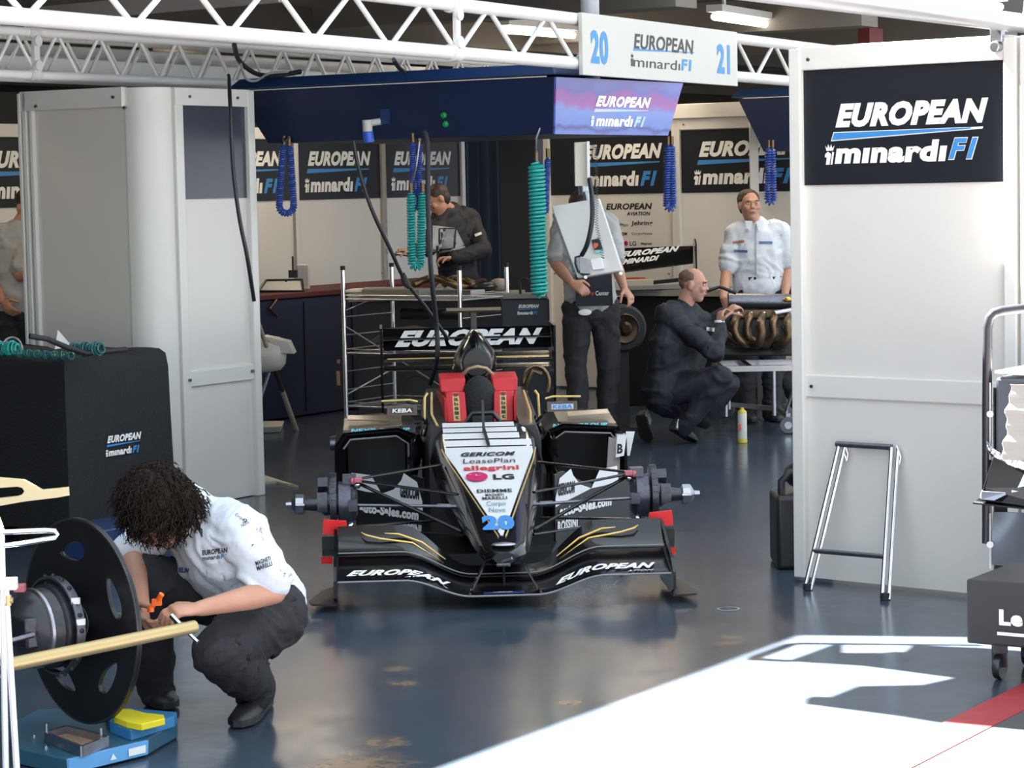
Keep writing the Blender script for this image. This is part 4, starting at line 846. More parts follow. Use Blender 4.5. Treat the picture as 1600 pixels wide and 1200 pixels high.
def shoe(parent, heel, toe, m=shoe_m, s=1.0, white=True, tilt=0):
    heel, toe = V(heel), V(toe); d = (toe-heel); L = d.length; d.normalize(); x = d.cross(Z).normalized(); uz = x.cross(d)
    mb = MB(); rings = []
    for k, wd, h in ((0, .026, .06), (.08, .036, .085), (.25, .037, .095), (.42, .038, .08), (.62, .046, .058), (.82, .047, .048), (.95, .034, .038), (1.0, .016, .026)):
        c = heel+d*L*k; rings.append([c-x*wd+uz*.004, c+x*wd+uz*.004, c+x*wd*1.04+uz*h*.4, c+x*wd*.7+uz*h*.85, c+uz*h, c-x*wd*.7+uz*h*.85, c-x*wd*1.04+uz*h*.4])
    mb.loft(rings); t = mb.build('shoe', m, parent, ang=50)
    mb = MB(); mb.loft([[heel+d*L*k-x*w_*1.08, heel+d*L*k+x*w_*1.08, heel+d*L*k+x*w_*1.08+uz*.02, heel+d*L*k-x*w_*1.08+uz*.02] for k, w_ in ((-.02, .024), (.1, .037), (.4, .038), (.7, .048), (.9, .042), (1.02, .014))]); o = mb.build('sole', rubber, None); o.parent = t
    o.data.transform(WM(parent).inverted())
    if white: mb = MB(); mb.loft([[heel+d*L*k+x*q_*wd+uz*h for q_, h in ((1.06, .012), (1.12, .03), (1.0, .075), (.9, .03))] for k, wd in ((.0, .030), (.12, .037), (.3, .036), (.45, .036))]); o = mb.build('white_flash', mat('sole_white', (.62, .64, .64), .6), None); o.parent = t; o.data.transform(WM(parent).inverted())
    return t
def seat(name, label, p): return thing(name, label, 'person', p)
# --- mechanic crouching by the setup wheel ---
man = seat('person', 'crouching mechanic with dark curly hair, white sponsor shirt and black trousers, working on the wheel', (G(396, 1118).x, G(396, 1118).y, 0))
def YY(px, py, y): return Y(px, py, y)
hipR = YY(425, 965, 8.28); hipL = YY(400, 950, 8.50); kneeR = YY(338, 1018, 7.97); kneeL = YY(228, 905, 8.30); ankR = YY(400, 1085, 8.24); ankL = YY(243, 1082, 8.44)
pel = (hipR+hipL)/2+Z*.02; chest = YY(345, 868, 8.27); shR = YY(378, 830, 8.10); shL = YY(292, 806, 8.42); nk = YY(305, 800, 8.24); hc = YY(248, 800, 8.14)
elR = YY(428, 925, 8.02); wrR = YY(312, 951, 7.86); elL = YY(205, 862, 8.36); wrL = YY(222, 945, 8.06)
lat = (shR-shL).normalized(); hlat = (hipR-hipL).normalized()
mb = MB(); hf = V((-.55, -.38, -.74)); hup = V((-.60, -.25, .55))
H_ = head(mb, hc, hf, hup, 1.0)
limb(mb, [(hc+V((.03, .02, -.01)), .055), ((hc+nk)/2, .055), (nk, .062)])
limb(mb, [(nk, .07, .07), (chest, .15, .10), ((chest+pel)/2, .14, .10), (pel, .13, .10)], lat)
limb(mb, [(shR, .055), ((shR+elR)/2, .047), (elR, .041)]); limb(mb, [(elR, .041), ((elR*2+wrR)/3, .042), ((elR+wrR*2)/3, .034), (wrR, .026)])
limb(mb, [(shL, .055), ((shL+elL)/2, .047), (elL, .041)]); limb(mb, [(elL, .041), ((elL*2+wrL)/3, .042), (wrL, .026)])
hd = (YY(262, 955, 7.80)-wrR).normalized(); hand(mb, wrR, hd+V((0, 0, .02)), V((-.25, .2, -.95)), V((-.25, .5, .75)), 1.0, .62)
hand(mb, wrL, V((.15, -.5, -.4)), V((.9, -.3, 0)), V((0, -.4, .8)), 1.0, .7)
for a, b, c in ((hipR, kneeR, ankR), (hipL, kneeL, ankL)): limb(mb, [(a, .07), (b, .05)]); limb(mb, [(b, .05), ((b+c)/2, .045), (c, .035)])
remesh('body', mb, .0058, skin, man, 2, dec=.5)
face(man, *H_)
# shirt
mb = MB()
limb(mb, [(nk+Z*.005, .085, .075), ((nk+chest)/2+V((0, 0, .01)), .20, .115), (chest, .205, .135), ((chest+pel)/2, .185, .135), (pel+V((-.0, 0, .035)), .175, .125)], lat)
limb(mb, [(shL, .07), (shL*.4+shR*.6, .088), (shR, .085)])
limb(mb, [(shR, .085), ((shR+elR)/2, .078), (elR*.80+shR*.20, .077)]); limb(mb, [(shL, .085), ((shL+elL)/2, .074), (elL, .068)])
SH1 = remesh('shirt', mb, .008, shirt_m, man, 5, .015, 7, 3)
mb = MB(); cn = nk+(hc-nk)*.25; d_c = (hc-nk).normalized(); x_, y_ = frame(d_c)
mb.loft([[cn+d_c*h*1.0+(x_*math.cos(a)+y_*math.sin(a))*r for a in [2*math.pi*k/20 for k in range(20)]] for h, r in ((-.05, .085), (.0, .072), (.03, .078), (.032, .086), (-.02, .10))], cap=False); mb.build('collar', shirt_m, man)
# sponsor prints on the shirt, projected onto the cloth
from mathutils.bvhtree import BVHTree
def prints(ob, items, name='shirt_lettering', mats=None):
    M = WM(ob.parent); bv = BVHTree.FromPolygons([M @ p.co for p in ob.data.vertices], [tuple(p.vertices) for p in ob.data.polygons])
    for txt, px, py, w_, h_, rot, bold, mi in items:
        mb = MB()
        vs, fs = glyphs(txt, bold, .15); out = []; last = None
        for a, b in vs:
            dx, dy = a*w_, -b*h_; X = px+dx*math.cos(rot)-dy*math.sin(rot); Yp = py+dx*math.sin(rot)+dy*math.cos(rot)
            r = ray(X, Yp).normalized(); hit = bv.ray_cast(O, r)
            if hit[0]: last = hit[0]-r*.004
            elif last is None: last = O+r*8.1
            out.append(last.copy())
        mb.add(out, fs); mb.build(name, [text_black, text_blue, mat('print_navy', (.02, .05, .25), .5)][mi], ob.parent, smooth=False)
prints(SH1, [('EUROPEAN', 316, 868, 40, 8, -.12, .035, 0), ('m\u0131nard\u0131', 316, 876, 28, 7, -.10, .02, 0), ('F1', 345, 873, 9, 7, -.1, .03, 1), ('MAGNETI', 400, 884, 26, 7, -.35, .03, 0), ('MARELLI', 402, 892, 26, 7, -.35, .03, 0),
             ('Corpo', 366, 806, 16, 6, .6, 0, 0), ('9', 378, 817, 7, 8, .3, 0, 0), ('Nove', 378, 824, 14, 5, -.5, 0, 0), ('Logoplus', 238, 856, 34, 8, .1, .02, 0), ('MICHELIN', 262, 893, 33, 8, .08, .04, 2)])
mb = MB()
def pocket(px, py, w_, h_):
    pass
# trousers
mb = MB(); limb(mb, [(hipL+V((0, 0, .02)), .115), (pel, .135, .13), (hipR+V((0, 0, .02)), .115)])
limb(mb, [(hipR, .115), ((hipR+kneeR)/2, .102), (kneeR, .082)]); limb(mb, [(kneeR, .080), ((kneeR+ankR)/2+V((.015, 0, .01)), .082), (ankR+V((0, 0, .03)), .060), (ankR+V((0, 0, -.0)), .062)])
limb(mb, [(hipL, .115), ((hipL+kneeL)/2, .10), (kneeL, .078)]); limb(mb, [(kneeL, .076), ((kneeL+ankL)/2, .078), (ankL+V((0, 0, .02)), .064)])
remesh('trousers', mb, .009, trous, man, 5, .016, 7, 9)
mb = MB(); wl = pel+(chest-pel).normalized()*.085; dw = (chest-pel).normalized(); xx = (lat-dw*lat.dot(dw)).normalized(); yy = dw.cross(xx)
mb.loft([[wl+dw*h+xx*.172*math.cos(a)+yy*.13*math.sin(a) for a in [2*math.pi*k/28 for k in range(28)]] for h in (-.02, .02)]); mb.build('belt', shoe_m, man)
t0 = G(372, 1120); t0.z = .01; shoe(man, G(414, 1100)+Z*.01, G(385, 1128)+(G(385, 1128)-G(414, 1100))*.4+Z*.008); shoe(man, G(243, 1088)+Z*.02, G(262, 1112)+Z*.01)
# curly hair: a lumpy cap plus many loose curls
c, f, up, r = H_
mb = MB(); mb.ell(c+up*.045-f*.03, (.105, .112, .105), (r, f, up), 20, 14); mb.ell(c-f*.06-up*.02, (.095, .075, .10), (r, f, up)); HR = remesh('hair', mb, .009, hair_dark, man, 2, .014, 22, 5)
mb = MB(); random.seed(11)
bd = [p for p in HR.data.vertices]; M = WM(man)
for i in range(2400):
    p = random.choice(bd); q = M @ p.co; nn = p.normal
    if (q-c).dot(f) > .085 and (q-c).dot(up) < .0: continue
    a0_ = random.random()*6.3; rr = random.uniform(.004, .010); L = random.uniform(.012, .05); x_, y_ = frame(nn); g = V((0, 0, -1)); pts = []
    for k in range(9): a = a0_+k*1.6; pts.append(q+nn*(L*k/8-.006)+g*(.035*(k/8)**2)+(x_*math.cos(a)+y_*math.sin(a))*rr*(.5+.5*k/8))
    mb.tube(pts, [.0019]*6+[.0017, .0015, .001], 3, cap=False)
o = mb.build('curls', hair_dark, None); o.data.transform(WM(man).inverted()); o.parent = HR
# tool in the hand
mb = MB(); c = YY(245, 941, 7.78); mb.box(c, (.030, .02, .02)); mb.cyl(c+V((-.0, 0, .0)), c+V((.018, -.01, .028)), .009, 10); mb.cyl(c, c+V((-.02, .0, -.016)), .008, 10); mb.cyl(c-V((.02, 0, .016)), c-V((.02, 0, .03)), .011, 10)
tag(origin(mb.build('clamp', mat('orange_plastic', (.9, .13, .01), .4)), c), 'small orange clamp held by the crouching mechanic', 'clamp')
mb = MB(); mb.tube([YY(183, 958, 7.86), YY(235, 968, 7.84), YY(262, 975, 7.8), YY(270, 972, 7.8)], .0016, 5); tag(origin(mb.build('string_line', mat('string_olive', (.30, .30, .10), .7)), YY(183, 958, 7.86)), 'thin olive string stretched from the black wheel to the hand', 'string')
mb = MB(); mb.cyl(YY(290, 985, 7.72), YY(309, 1003, 7.70), .006, 10); mb.cyl(YY(268, 962, 7.76), YY(290, 985, 7.72), .009, 10); tag(origin(mb.build('marker_pen', steel), YY(290, 985, 7.72)), 'silver pen sticking out below the crouching mechanic\'s hand', 'pen')
# --- man in dark jacket at the bench ---
def upright(label, S_, sh, hp, kn, an, arms, hd_, hf, shirt, sleeve, trm, skm, hairm, hairscale=(1, 1, 1), vox=.009, sleeve_len=.5, torso_w=.20, seed=1, hairdrop=.04, showface=True, hup=Z, loose=1.0, shoes=True):
    """S_ root point; sh/hp/kn/an (left,right) joints; arms [(elbow, wrist, handdir, palmnormal, thumb, curl)]"""
    t = seat('person', label, S_); lat = (sh[1]-sh[0]).normalized(); nk = (sh[0]+sh[1])/2+(hd_-(sh[0]+sh[1])/2)*.25; pel = (hp[0]+hp[1])/2; ch = nk+(pel-nk)*.38
    mb = MB(); Hh = head(mb, hd_, hf, hup); limb(mb, [(hd_-V(hf).normalized()*.02-Z*.03, .056), (nk, .06)])
    limb(mb, [(nk, .07, .06), (ch, .14, .09), (pel, .13, .09)], lat)
    for i in (0, 1):
        e, w_, hd2, pn, th, cu = arms[i]; limb(mb, [(sh[i], .05), ((sh[i]+e)/2, .045), (e, .040)]); limb(mb, [(e, .040), (e*.6+w_*.4, .040), (w_, .026)]); hand(mb, w_, hd2, pn, th, 1.0, cu)
        limb(mb, [(hp[i], .075), (kn[i], .05)]); limb(mb, [(kn[i], .05), (an[i], .036)])
    remesh('body', mb, .0075, skm, t, 2, dec=.5)
    if showface: face(t, *Hh)
    mb = MB(); tw = torso_w
    limb(mb, [(nk+Z*.0, .085, .075), (nk*.8+ch*.2, tw*.86, .10), (ch, tw*.95*loose, .125*loose), ((ch+pel)/2, tw*.84*loose, .12*loose), (pel+Z*.03, tw*.88*loose, .13*loose)], lat)
    for i in (0, 1):
        e, w_ = arms[i][0], arms[i][1]; limb(mb, [(sh[i]*.6+nk*.4, .078), (sh[i], .074)])
        if sleeve_len > .9: limb(mb, [(sh[i], .074), ((sh[i]+e)/2, .068), (e, .062)]); limb(mb, [(e, .062), (e*.45+w_*.55, .056), (e*.1+w_*.9, .046)])
        else: limb(mb, [(sh[i], .074), ((sh[i]+e)/2, .072), (sh[i]*.22+e*.78, .076)])
    Sh = remesh('jacket' if sleeve_len > .9 else 'shirt', mb, vox+.003, shirt, t, 5, .018, 7, seed)
    mb = MB(); limb(mb, [(hp[0]-Z*.03, .10), (pel-Z*.03, .125, .11), (hp[1]-Z*.03, .10)])
    for i in (0, 1): limb(mb, [(hp[i], .10), ((hp[i]+kn[i])/2, .090), (kn[i], .072)]); limb(mb, [(kn[i], .070), ((kn[i]+an[i])/2, .068), (an[i], .062)])
    remesh('trousers', mb, vox+.003, trm, t, 4, .016, 6, seed+2)
    c, f, up, r = Hh; mb = MB(); a, b, g = hairscale
    mb.ell(c+up*.050-f*.030, (.081*a, .095*b, .078*g), (r, f, up), 18, 12); mb.ell(c-f*.052-up*(hairdrop-.04), (.070*a, .056*b, .068*g), (r, f, up)); remesh('hair', mb, .008, hairm, t, 2, .004, 30, seed)
    for i in (0, 1):
        if shoes: q = V((an[i].x, an[i].y, .012)); sf = V((hf[0], hf[1], 0)).normalized(); shoe(t, q-sf*.07, q+sf*.20, white=False)
    return t, Sh, Hh
bj = 19.6
g0 = Y(705, 560, bj); t, shj, _ = upright('man in a dark jacket with light grey front, bent over the bench', (g0.x, g0.y, 0),
    (Y(690, 334, bj-.15), Y(735, 342, bj+.1)), (Y(700, 455, bj-.1), Y(738, 457, bj+.1)), (Y(700, 570, bj-.1), Y(738, 570, bj+.1)), (Y(700, 655, bj-.1), Y(740, 655, bj+.1)),
    [(Y(672, 388, bj-.35), Y(641, 393, bj-.5), V((-1, -.3, .15)), V((0, 0, -1)), V((0, -1, .2)), .6), (Y(755, 392, bj-.1), Y(704, 404, bj-.35), V((-1, -.3, .0)), V((0, -.3, -1)), V((-.2, -.3, .9)), .7)],
    Y(684, 314, bj-.2), V((-.75, -.45, -.55)), jacket_b, jacket_b, shirt_g, skin, hair_brown, sleeve_len=1, seed=4, torso_w=.2, hup=V((-.4, 0, .8)))
mb = MB(); bv = BVHTree.FromPolygons([WM(t) @ p.co for p in shj.data.vertices], [tuple(p.vertices) for p in shj.data.polygons])
def decal(mb, bv, pix, off=.006, sub=10, mi=0, fb=None):
    """fill a photo polygon (quad) on cloth"""
    a, b, c, d = pix; out = []; mb.m = mi
    for j in range(sub+1):
        for i in range(sub+1):
            x = (a[0]*(1-i/sub)+b[0]*i/sub)*(1-j/sub)+(d[0]*(1-i/sub)+c[0]*i/sub)*j/sub; y = (a[1]*(1-i/sub)+b[1]*i/sub)*(1-j/sub)+(d[1]*(1-i/sub)+c[1]*i/sub)*j/sub
            r = ray(x, y).normalized(); h = bv.ray_cast(O, r); out.append(h[0]-r*off if h[0] else None)
    n = sub+1; idx = {}; vs = []
    for k, p in enumerate(out):
        if p is not None: idx[k] = len(vs); vs.append(p)
    fs = [tuple(idx[q] for q in (j*n+i, j*n+i+1, (j+1)*n+i+1, (j+1)*n+i)) for j in range(sub) for i in range(sub) if all(q in idx for q in (j*n+i, j*n+i+1, (j+1)*n+i+1, (j+1)*n+i))]
    mb.add(vs, fs)
decal(mb, bv, [(676, 352), (712, 356), (728, 388), (676, 398)]); mb.build('front_panel', mat('jacket_grey', (.34, .36, .37), .8), t)
mb = MB()
for q in ([(686, 356), (713, 356), (713, 358), (686, 358)], [(711, 357), (713.5, 357), (711, 388), (708.5, 388)], [(686, 390), (710, 387), (710, 389.5), (686, 392)], [(685.5, 357), (688, 357), (688, 391), (685.5, 391)]): decal(mb, bv, q, .010, 6)
mb.build('pocket_piping', jacket_b, t)
mb = MB(); decal(mb, bv, [(741, 366), (752, 362), (753, 366), (743, 370)], .008, 4); mb.build('sleeve_badge', text_white, t)
mb = MB(); mb.cyl(Y(612, 397, bj-.6), Y(640, 400, bj-.55), .006, 8); tag(origin(mb.build('screwdriver', dark_metal), Y(612, 397, bj-.6)), 'thin tool held out by the man in the dark jacket', 'tool')
# --- standing man in white shirt ---
d5 = 18.2; g0 = Y(1185, 560, d5)
t, sh5, _ = upright('standing man with dark hair, white short-sleeved shirt and belt, behind the engine', (g0.x, g0.y, 0),
    (Y(1149, 366, d5), Y(1222, 364, d5)), (Y(1170, 455, d5), Y(1203, 455, d5)), (Y(1168, 565, d5), Y(1205, 565, d5)), (Y(1166, 650, d5), Y(1206, 650, d5)),
    [(Y(1135, 425, d5-.05), Y(1130, 466, d5-.25), V((.3, -.5, -.7)), V((.5, .6, 0)), V((.5, -.5, 0)), .4), (Y(1233, 418, d5), Y(1226, 462, d5-.15), V((-.2, -.4, -.9)), V((-.6, .5, 0)), V((-.5, -.6, 0)), .4)],
    Y(1171, 322, d5-.05), V((.18, -1, .05)), shirt_m, shirt_m, trous, skin, hair_brown, seed=8, torso_w=.215)
bv = BVHTree.FromPolygons([WM(t) @ p.co for p in sh5.data.vertices], [tuple(p.vertices) for p in sh5.data.polygons])
mb = MB(); decal(mb, bv, [(1147, 390), (1168, 391), (1168, 395), (1147, 394)], .006, 5); decal(mb, bv, [(1186, 377), (1207, 377), (1207, 381), (1186, 381)], .006, 5); mb.build('shirt_lettering', mat('print_slate', (.10, .16, .30), .6), t)
mb = MB(); decal(mb, bv, [(1145, 377), (1163, 375), (1163, 379), (1145, 381)], .006, 5); mb.build('shirt_lettering', mat('print_rust', (.35, .15, .13), .6), t)
mb = MB(); decal(mb, bv, [(1180, 350), (1182, 350), (1182, 430), (1180, 430)], .006, 8); mb.build('button_placket', shirt_g, t)
mb = MB()
for s in (-1, 1): c = Y(1179+s*7, 352, d5-.14); mb.add([c+V((-s*.02, 0, .03)), c+V((s*.035, .02, .035)), c+V((s*.03, -.01, -.015)), c+V((-s*.005, -.02, -.045))], [(0, 1, 2, 3)])
mb.build('collar', shirt_m, t)
mb = MB(); w5 = Y(1187, 436, d5); mb.loft([[w5+Z*h+V((.182*math.cos(a), .125*math.sin(a), 0)) for a in [2*math.pi*k/24 for k in range(24)]] for h in (-.02, .02)]); mb.build('belt', shoe_m, t)
# --- crouching man in black with cropped hair ---
d4 = 16.75; g0 = G(1065, 690)
t, sh4, H4 = upright('crouching man in black with cropped fair hair, reaching to the engine', (g0.x, g0.y, 0),
    (Y(1040, 492, d4-.15), Y(1085, 497, d4+.2)), (Y(1032, 618, d4-.1), Y(1068, 622, d4+.15)), (Y(1128, 588, d4-.2), Y(1138, 600, d4+.15)), (Y(1068, 668, d4-.15), Y(1100, 655, d4+.15)),
    [(Y(1118, 552, d4-.25), Y(1124, 508, d4-.1), V((.1, .25, .9)), V((.8, .4, 0)), V((-.1, -.9, .2)), .8), (Y(1110, 510, d4+.2), Y(1132, 490, d4+.2), V((.6, 0, .4)), V((.2, .3, -.8)), V((-.2, -.8, .3)), .7)],
    Y(1083, 446, d4), V((.95, -.25, -.15)), jacket_b, jacket_b, jacket_b, skin_pale, hair_grey, (.96, .80, .70), sleeve_len=1, seed=12, torso_w=.27, loose=1.25, hairdrop=.03, shoes=False)
bv = BVHTree.FromPolygons([WM(t) @ p.co for p in sh4.data.vertices], [tuple(p.vertices) for p in sh4.data.polygons])
mb = MB(); decal(mb, bv, [(1104, 511), (1117, 512), (1116, 518), (1104, 517)], .008, 5); mb.build('sleeve_badge', text_white, t)
mb = MB(); mb.lathe([(.034, 0), (.036, .012), (.034, .024)], Y(1124, 506, d4-.1), V((.05, .1, .9)), 16); mb.build('cuff', text_white, t)
shoe(t, Y(1050, 664, d4-.2)-Z*.03, G(1070, 690)+V((.06, -.05, 0))); shoe(t, Y(1000, 650, d4)+Z*.0, G(1012, 690)+Z*.0)
# --- man in black trousers behind the tilted monitor ---
d3 = 16.6; g0 = Y(925, 560, d3); g0.z = 0
t, sh3, _ = upright('man in grey shirt and black trousers, upper body hidden behind the tilted white monitor', g0,
    (Y(882, 345, d3), Y(948, 347, d3+.1)), (Y(902, 478, d3), Y(944, 478, d3+.05)), (Y(900, 568, d3), Y(951, 568, d3+.05)), (Y(905, 652, d3), Y(948, 655, d3+.1)),
    [(Y(868, 412, d3), Y(893, 442, d3-.3), V((.7, -.5, -.4)), V((.3, .5, -.6)), V((.3, -.2, .8)), .6), (Y(962, 410, d3), Y(975, 450, d3-.2), V((.4, -.4, -.6)), V((-.5, .4, -.4)), V((-.2, -.6, .6)), .6)],
    Y(908, 330, d3-.05), V((.3, -.9, -.5)), shirt_g, shirt_g, trous, skin, hair_brown, seed=16, torso_w=.2)
mb = MB(); c = Y(928, 450, d3-.16); mb.hexa([c+V((x, y, z)) for z, s in ((-.12, 1), (.11, .95)) for x, y in ((-.125*s, 0), (.125*s, 0), (.125*s, .02), (-.125*s, .02))]); mb.build('apron', jacket_b, t, smooth=False)
mb = MB(); put_text(mb, 'Racing', c+V((-.10, -.003, -.05)), V((1, 0, 0)), Z, .10, .03, .01, 0, 1); put_text(mb, 'Center', c+V((.01, -.003, -.05)), V((1, 0, 0)), Z, .09, .03, .01, 0, 0); mb.build('apron_lettering', [text_white, mat('text_red', (.55, .03, .03), .5)], t, smooth=False)
mb = MB(); c = Y(914, 488, d3-.135); mb.ell(c, (.045, .006, .022)); mb.build('pocket_badge', text_white, t)
# --- man at far left edge ---
d6 = 16.2; g0 = Y(42, 600, d6); g0.z = 0
upright('man in grey short-sleeved shirt at the far left edge, behind the corner unit', g0,
    (Y(-4, 368, d6), Y(46, 372, d6)), (Y(16, 480, d6), Y(50, 480, d6)), (Y(16, 575, d6), Y(52, 575, d6)), (Y(16, 668, d6), Y(52, 668, d6)),
    [(Y(-16, 430, d6), Y(4, 470, d6-.2), V((.5, -.4, -.6)), V((.5, .5, 0)), V((.5, -.5, 0)), .5), (Y(32, 432, d6-.2), Y(64, 430, d6-.4), V((.9, -.2, 0)), V((0, .2, -1)), V((0, -.6, .5)), .5)],
    Y(46, 325, d6), V((.5, -.8, -.2)), shirt_g, shirt_g, trous, skin, hair_brown, seed=20)
# --- head behind the engine at the divider edge ---
d7 = 18.85; g0 = Y(1250, 600, d7); g0.z = 0
upright('dark-haired person in black, half hidden by the divider edge behind the engine', g0,
    (Y(1240, 470, d7), Y(1290, 472, d7)), (Y(1262, 570, d7), Y(1290, 570, d7)), (Y(1235, 600, d7-.2), Y(1300, 600, d7-.2)), (Y(1262, 655, d7), Y(1300, 655, d7)),
    [(Y(1236, 505, d7-.1), Y(1232, 480, d7-.4), V((-.4, -.5, .2)), V((0, .2, -1)), V((0, -.6, .5)), .6), (Y(1300, 520, d7), Y(1290, 540, d7-.3), V((-.4, -.5, -.2)), V((0, .2, -1)), V((0, -.6, .5)), .6)],
    Y(1244, 440, d7), V((-.3, -.8, -.4)), jacket_b, jacket_b, trous, skin, hair_dark, sleeve_len=1, seed=24)
# ---------------- foreground left: wheel set-up corner ----------------
dn = V((-.743, -.669, 0)); dc = Y(128, 970, 7.85); dx = dn.cross(Z).normalized(); out_ = -dn
plate_m = mat('plate_black', (.010, .010, .011), .3, spec=.4)
t = thing('alignment_disc', 'large black alignment disc with almond cut-outs, left of the crouching mechanic', 'disc', (dc.x, dc.y, .05), 0)
# plate with openings, built as a ring grid that skips the holes
cu = bpy.data.curves.new('c', 'CURVE'); cu.dimensions = '2D'; cu.fill_mode = 'BOTH'; cu.extrude = .006; cu.bevel_depth = .003
def spl(pts):
    s = cu.splines.new('POLY'); s.points.add(len(pts)-1); s.use_cyclic_u = True
    for i, p in enumerate(pts): s.points[i].co = (p[0], p[1], 0, 1)
spl([(.33*math.cos(a), .33*math.sin(a)) for a in [2*math.pi*k/80 for k in range(80)]])
spl([(.055*math.cos(a), .055*math.sin(a)) for a in [2*math.pi*k/24 for k in range(24)]])
for k in range(5):
    a = math.radians(-72*k-62); r0 = .225; c = V((r0*math.cos(a), r0*math.sin(a), 0)); ax_ = V((-math.sin(a), math.cos(a), 0)); ay_ = V((math.cos(a), math.sin(a), 0))
    spl([tuple((c+ax_*.075*math.cos(q)*1+ay_*.032*math.sin(q)*(1+.3*math.cos(q)))[:2]) for q in [2*math.pi*j/24 for j in range(24)]])
co_ = bpy.data.objects.new('c', cu); COL.objects.link(co_); bpy.context.view_layer.update(); me = bpy.data.meshes.new_from_object(co_.evaluated_get(bpy.context.evaluated_depsgraph_get())); bpy.data.objects.remove(co_)
mb = MB(); mb.add([dc+dx*p.co.x+Z*p.co.y+dn*p.co.z for p in me.vertices], [tuple(p.vertices) for p in me.polygons]); mb.build('plate', plate_m, t, ang=30)
mb = MB(); mb.lathe([(.326, -.008), (.333, -.008), (.333, .009), (.326, .009), (.326, -.008)], dc, dn, 80); mb.build('rim', mat('rim_edge', (.05, .05, .055), .25, .5), t)
t = thing('front_suspension', 'front suspension corner and brake of a second race car at the left edge', 'suspension', dc+dn*.3-Z*.33, 0)
q = lambda a, h=0, f_=0: dc+dn*a+Z*h+dx*f_
mb = MB(); mb.lathe([(.05, .01), (.06, .03), (.06, .08), (.12, .09), (.135, .10), (.135, .13), (.12, .14), (.06, .14)], dc, dn, 40); mb.build('brake_disc', dark_metal, t)
mb = MB(); mb.lathe([(.150, .085), (.157, .085), (.157, .115), (.150, .115), (.150, .085)], dc, dn, 60); mb.build('duct_ring', gun, t)
mb = MB()
for k in range(20):
    a = 2*math.pi*k/20; p = dc+dn*.1+(dx*math.cos(a)+Z*math.sin(a))*.1585; mb = MB(); mb.ell(p, (.008, .008, .008), nu=6, nv=5); mb.build('ring_bolt', text_black, t)
mb = MB()
for a in (.18, .62): p = dc+dn*.1+(dx*-math.cos(a)+Z*math.sin(a))*.158; mb = MB(); mb.box(p, (.026, .018, .018)); mb.build('white_clip', text_white, t)
mb = MB(); mb.lathe([(.10, .10), (.125, .13), (.12, .19), (.10, .22), (.06, .24), (.05, .25)], dc, dn, 40); mb.build('brake_duct', mat('duct_carbon', (.03, .03, .033), .35, var=.5, vscale=30), t)
mb = MB(); mb.lathe([(.122, .17), (.128, .175), (.128, .185), (.120, .19)], dc, dn, 40); mb.build('duct_band', steel_dull, t)
mb = MB(); mb.hexa([q(.20, -.05, -.09), q(.26, -.05, -.09), q(.26, -.05, .02), q(.20, -.05, .02), q(.20, .05, -.09), q(.26, .05, -.09), q(.26, .05, .02), q(.20, .05, .02)]); mb.build('upright', dark_metal, t, bev=.01)
mb = MB()
for s_, h in ((.30, .11), (.30, -.11)): mb.ell(q(s_, h), (.022, .022, .026)); mb.cyl(q(s_, h-.03), q(s_, h+.03), .012, 10)
mb.build('rod_end', steel_dull, t)
mb = MB(); mb.box(q(.24, .14, -.03), (.035, .035, .025)); mb.build('red_sensor', mat('sensor_red', (.45, .12, .14), .4), t, bev=.003)
for a, b in ((q(.28, .11), q(.78, .17, .22)), (q(.28, .11), q(.78, .17, -.2)), (q(.28, -.11), q(.8, -.12, .25)), (q(.28, -.11), q(.8, -.12, -.25))):
    mb = MB(); mb.tube([a, b], .014, 10); mb.build('wishbone', carbon, t)
mb = MB(); mb.cyl(q(.24, .0, -.1), q(.85, -.04, -.18), .009, 10); mb.build('track_rod', gun, t)
mb = MB(); mb.bar(q(.3, -.08, 0), q(.75, .25, 0), .02); mb.build('push_rod', carbon, t)
# blue set-up platform
pz = .055; plat = mat('platform_blue', (.03, .10, .15), .3, var=.25, vscale=6)
t = thing('setup_platform', 'dark teal set-up platform on the floor under the black wheel', 'platform', G(150, 1160), 0)
pp = [G(x, y, pz) for x, y in ((22, 1168), (104, 1186), (228, 1156), (277, 1128), (272, 1120), (175, 1104), (60, 1108), (15, 1130))]
mb = MB(); mb.prism([(p.x, p.y) for p in pp], (0, 0, .004), (1, 0, 0), (0, 1, 0), (0, 0, pz-.004)); mb.build('deck', plat, t, smooth=False, bev=.004)
a, b = pp[1], pp[2]; dd2 = (b-a).normalized(); nn = V((dd2.y, -dd2.x, 0)); nn = nn if nn.y < 0 else -nn
mb = MB(); mb.hexa([a+nn*.002-Z*.045, b+nn*.002-Z*.045, b+nn*.008-Z*.045, a+nn*.008-Z*.045, a+nn*.0, b+nn*.0, b+nn*.012, a+nn*.012]); mb.build('edge_strip', mat('strip_blue', (.16, .42, .75), .35), t, smooth=False)
mb = MB(); c = a.lerp(b, .5)+nn*.013-Z*.034; mb.add([c, c+dd2*.028, c+dd2*.014+Z*.02], [(0, 1, 2)]); c = a.lerp(b, .74)+nn*.013-Z*.036; mb.add([c, c+dd2*.07, c+dd2*.07+Z*.024, c+Z*.024], [(0, 1, 2, 3)]); mb.build('label', text_white, t, smooth=False)
mb = MB()
for x, y in ((54, 1150), (210, 1154), (72, 1168)): mb.lathe([(.008, 0), (.008, .006), (.001, .008)], G(x, y, pz), Z, 10)
mb.build('screw_heads', steel, t)
blu = [G(x, y, pz+.0) for x, y in ((172, 1145), (205, 1158), (273, 1136), (277, 1129), (200, 1122), (165, 1128))]
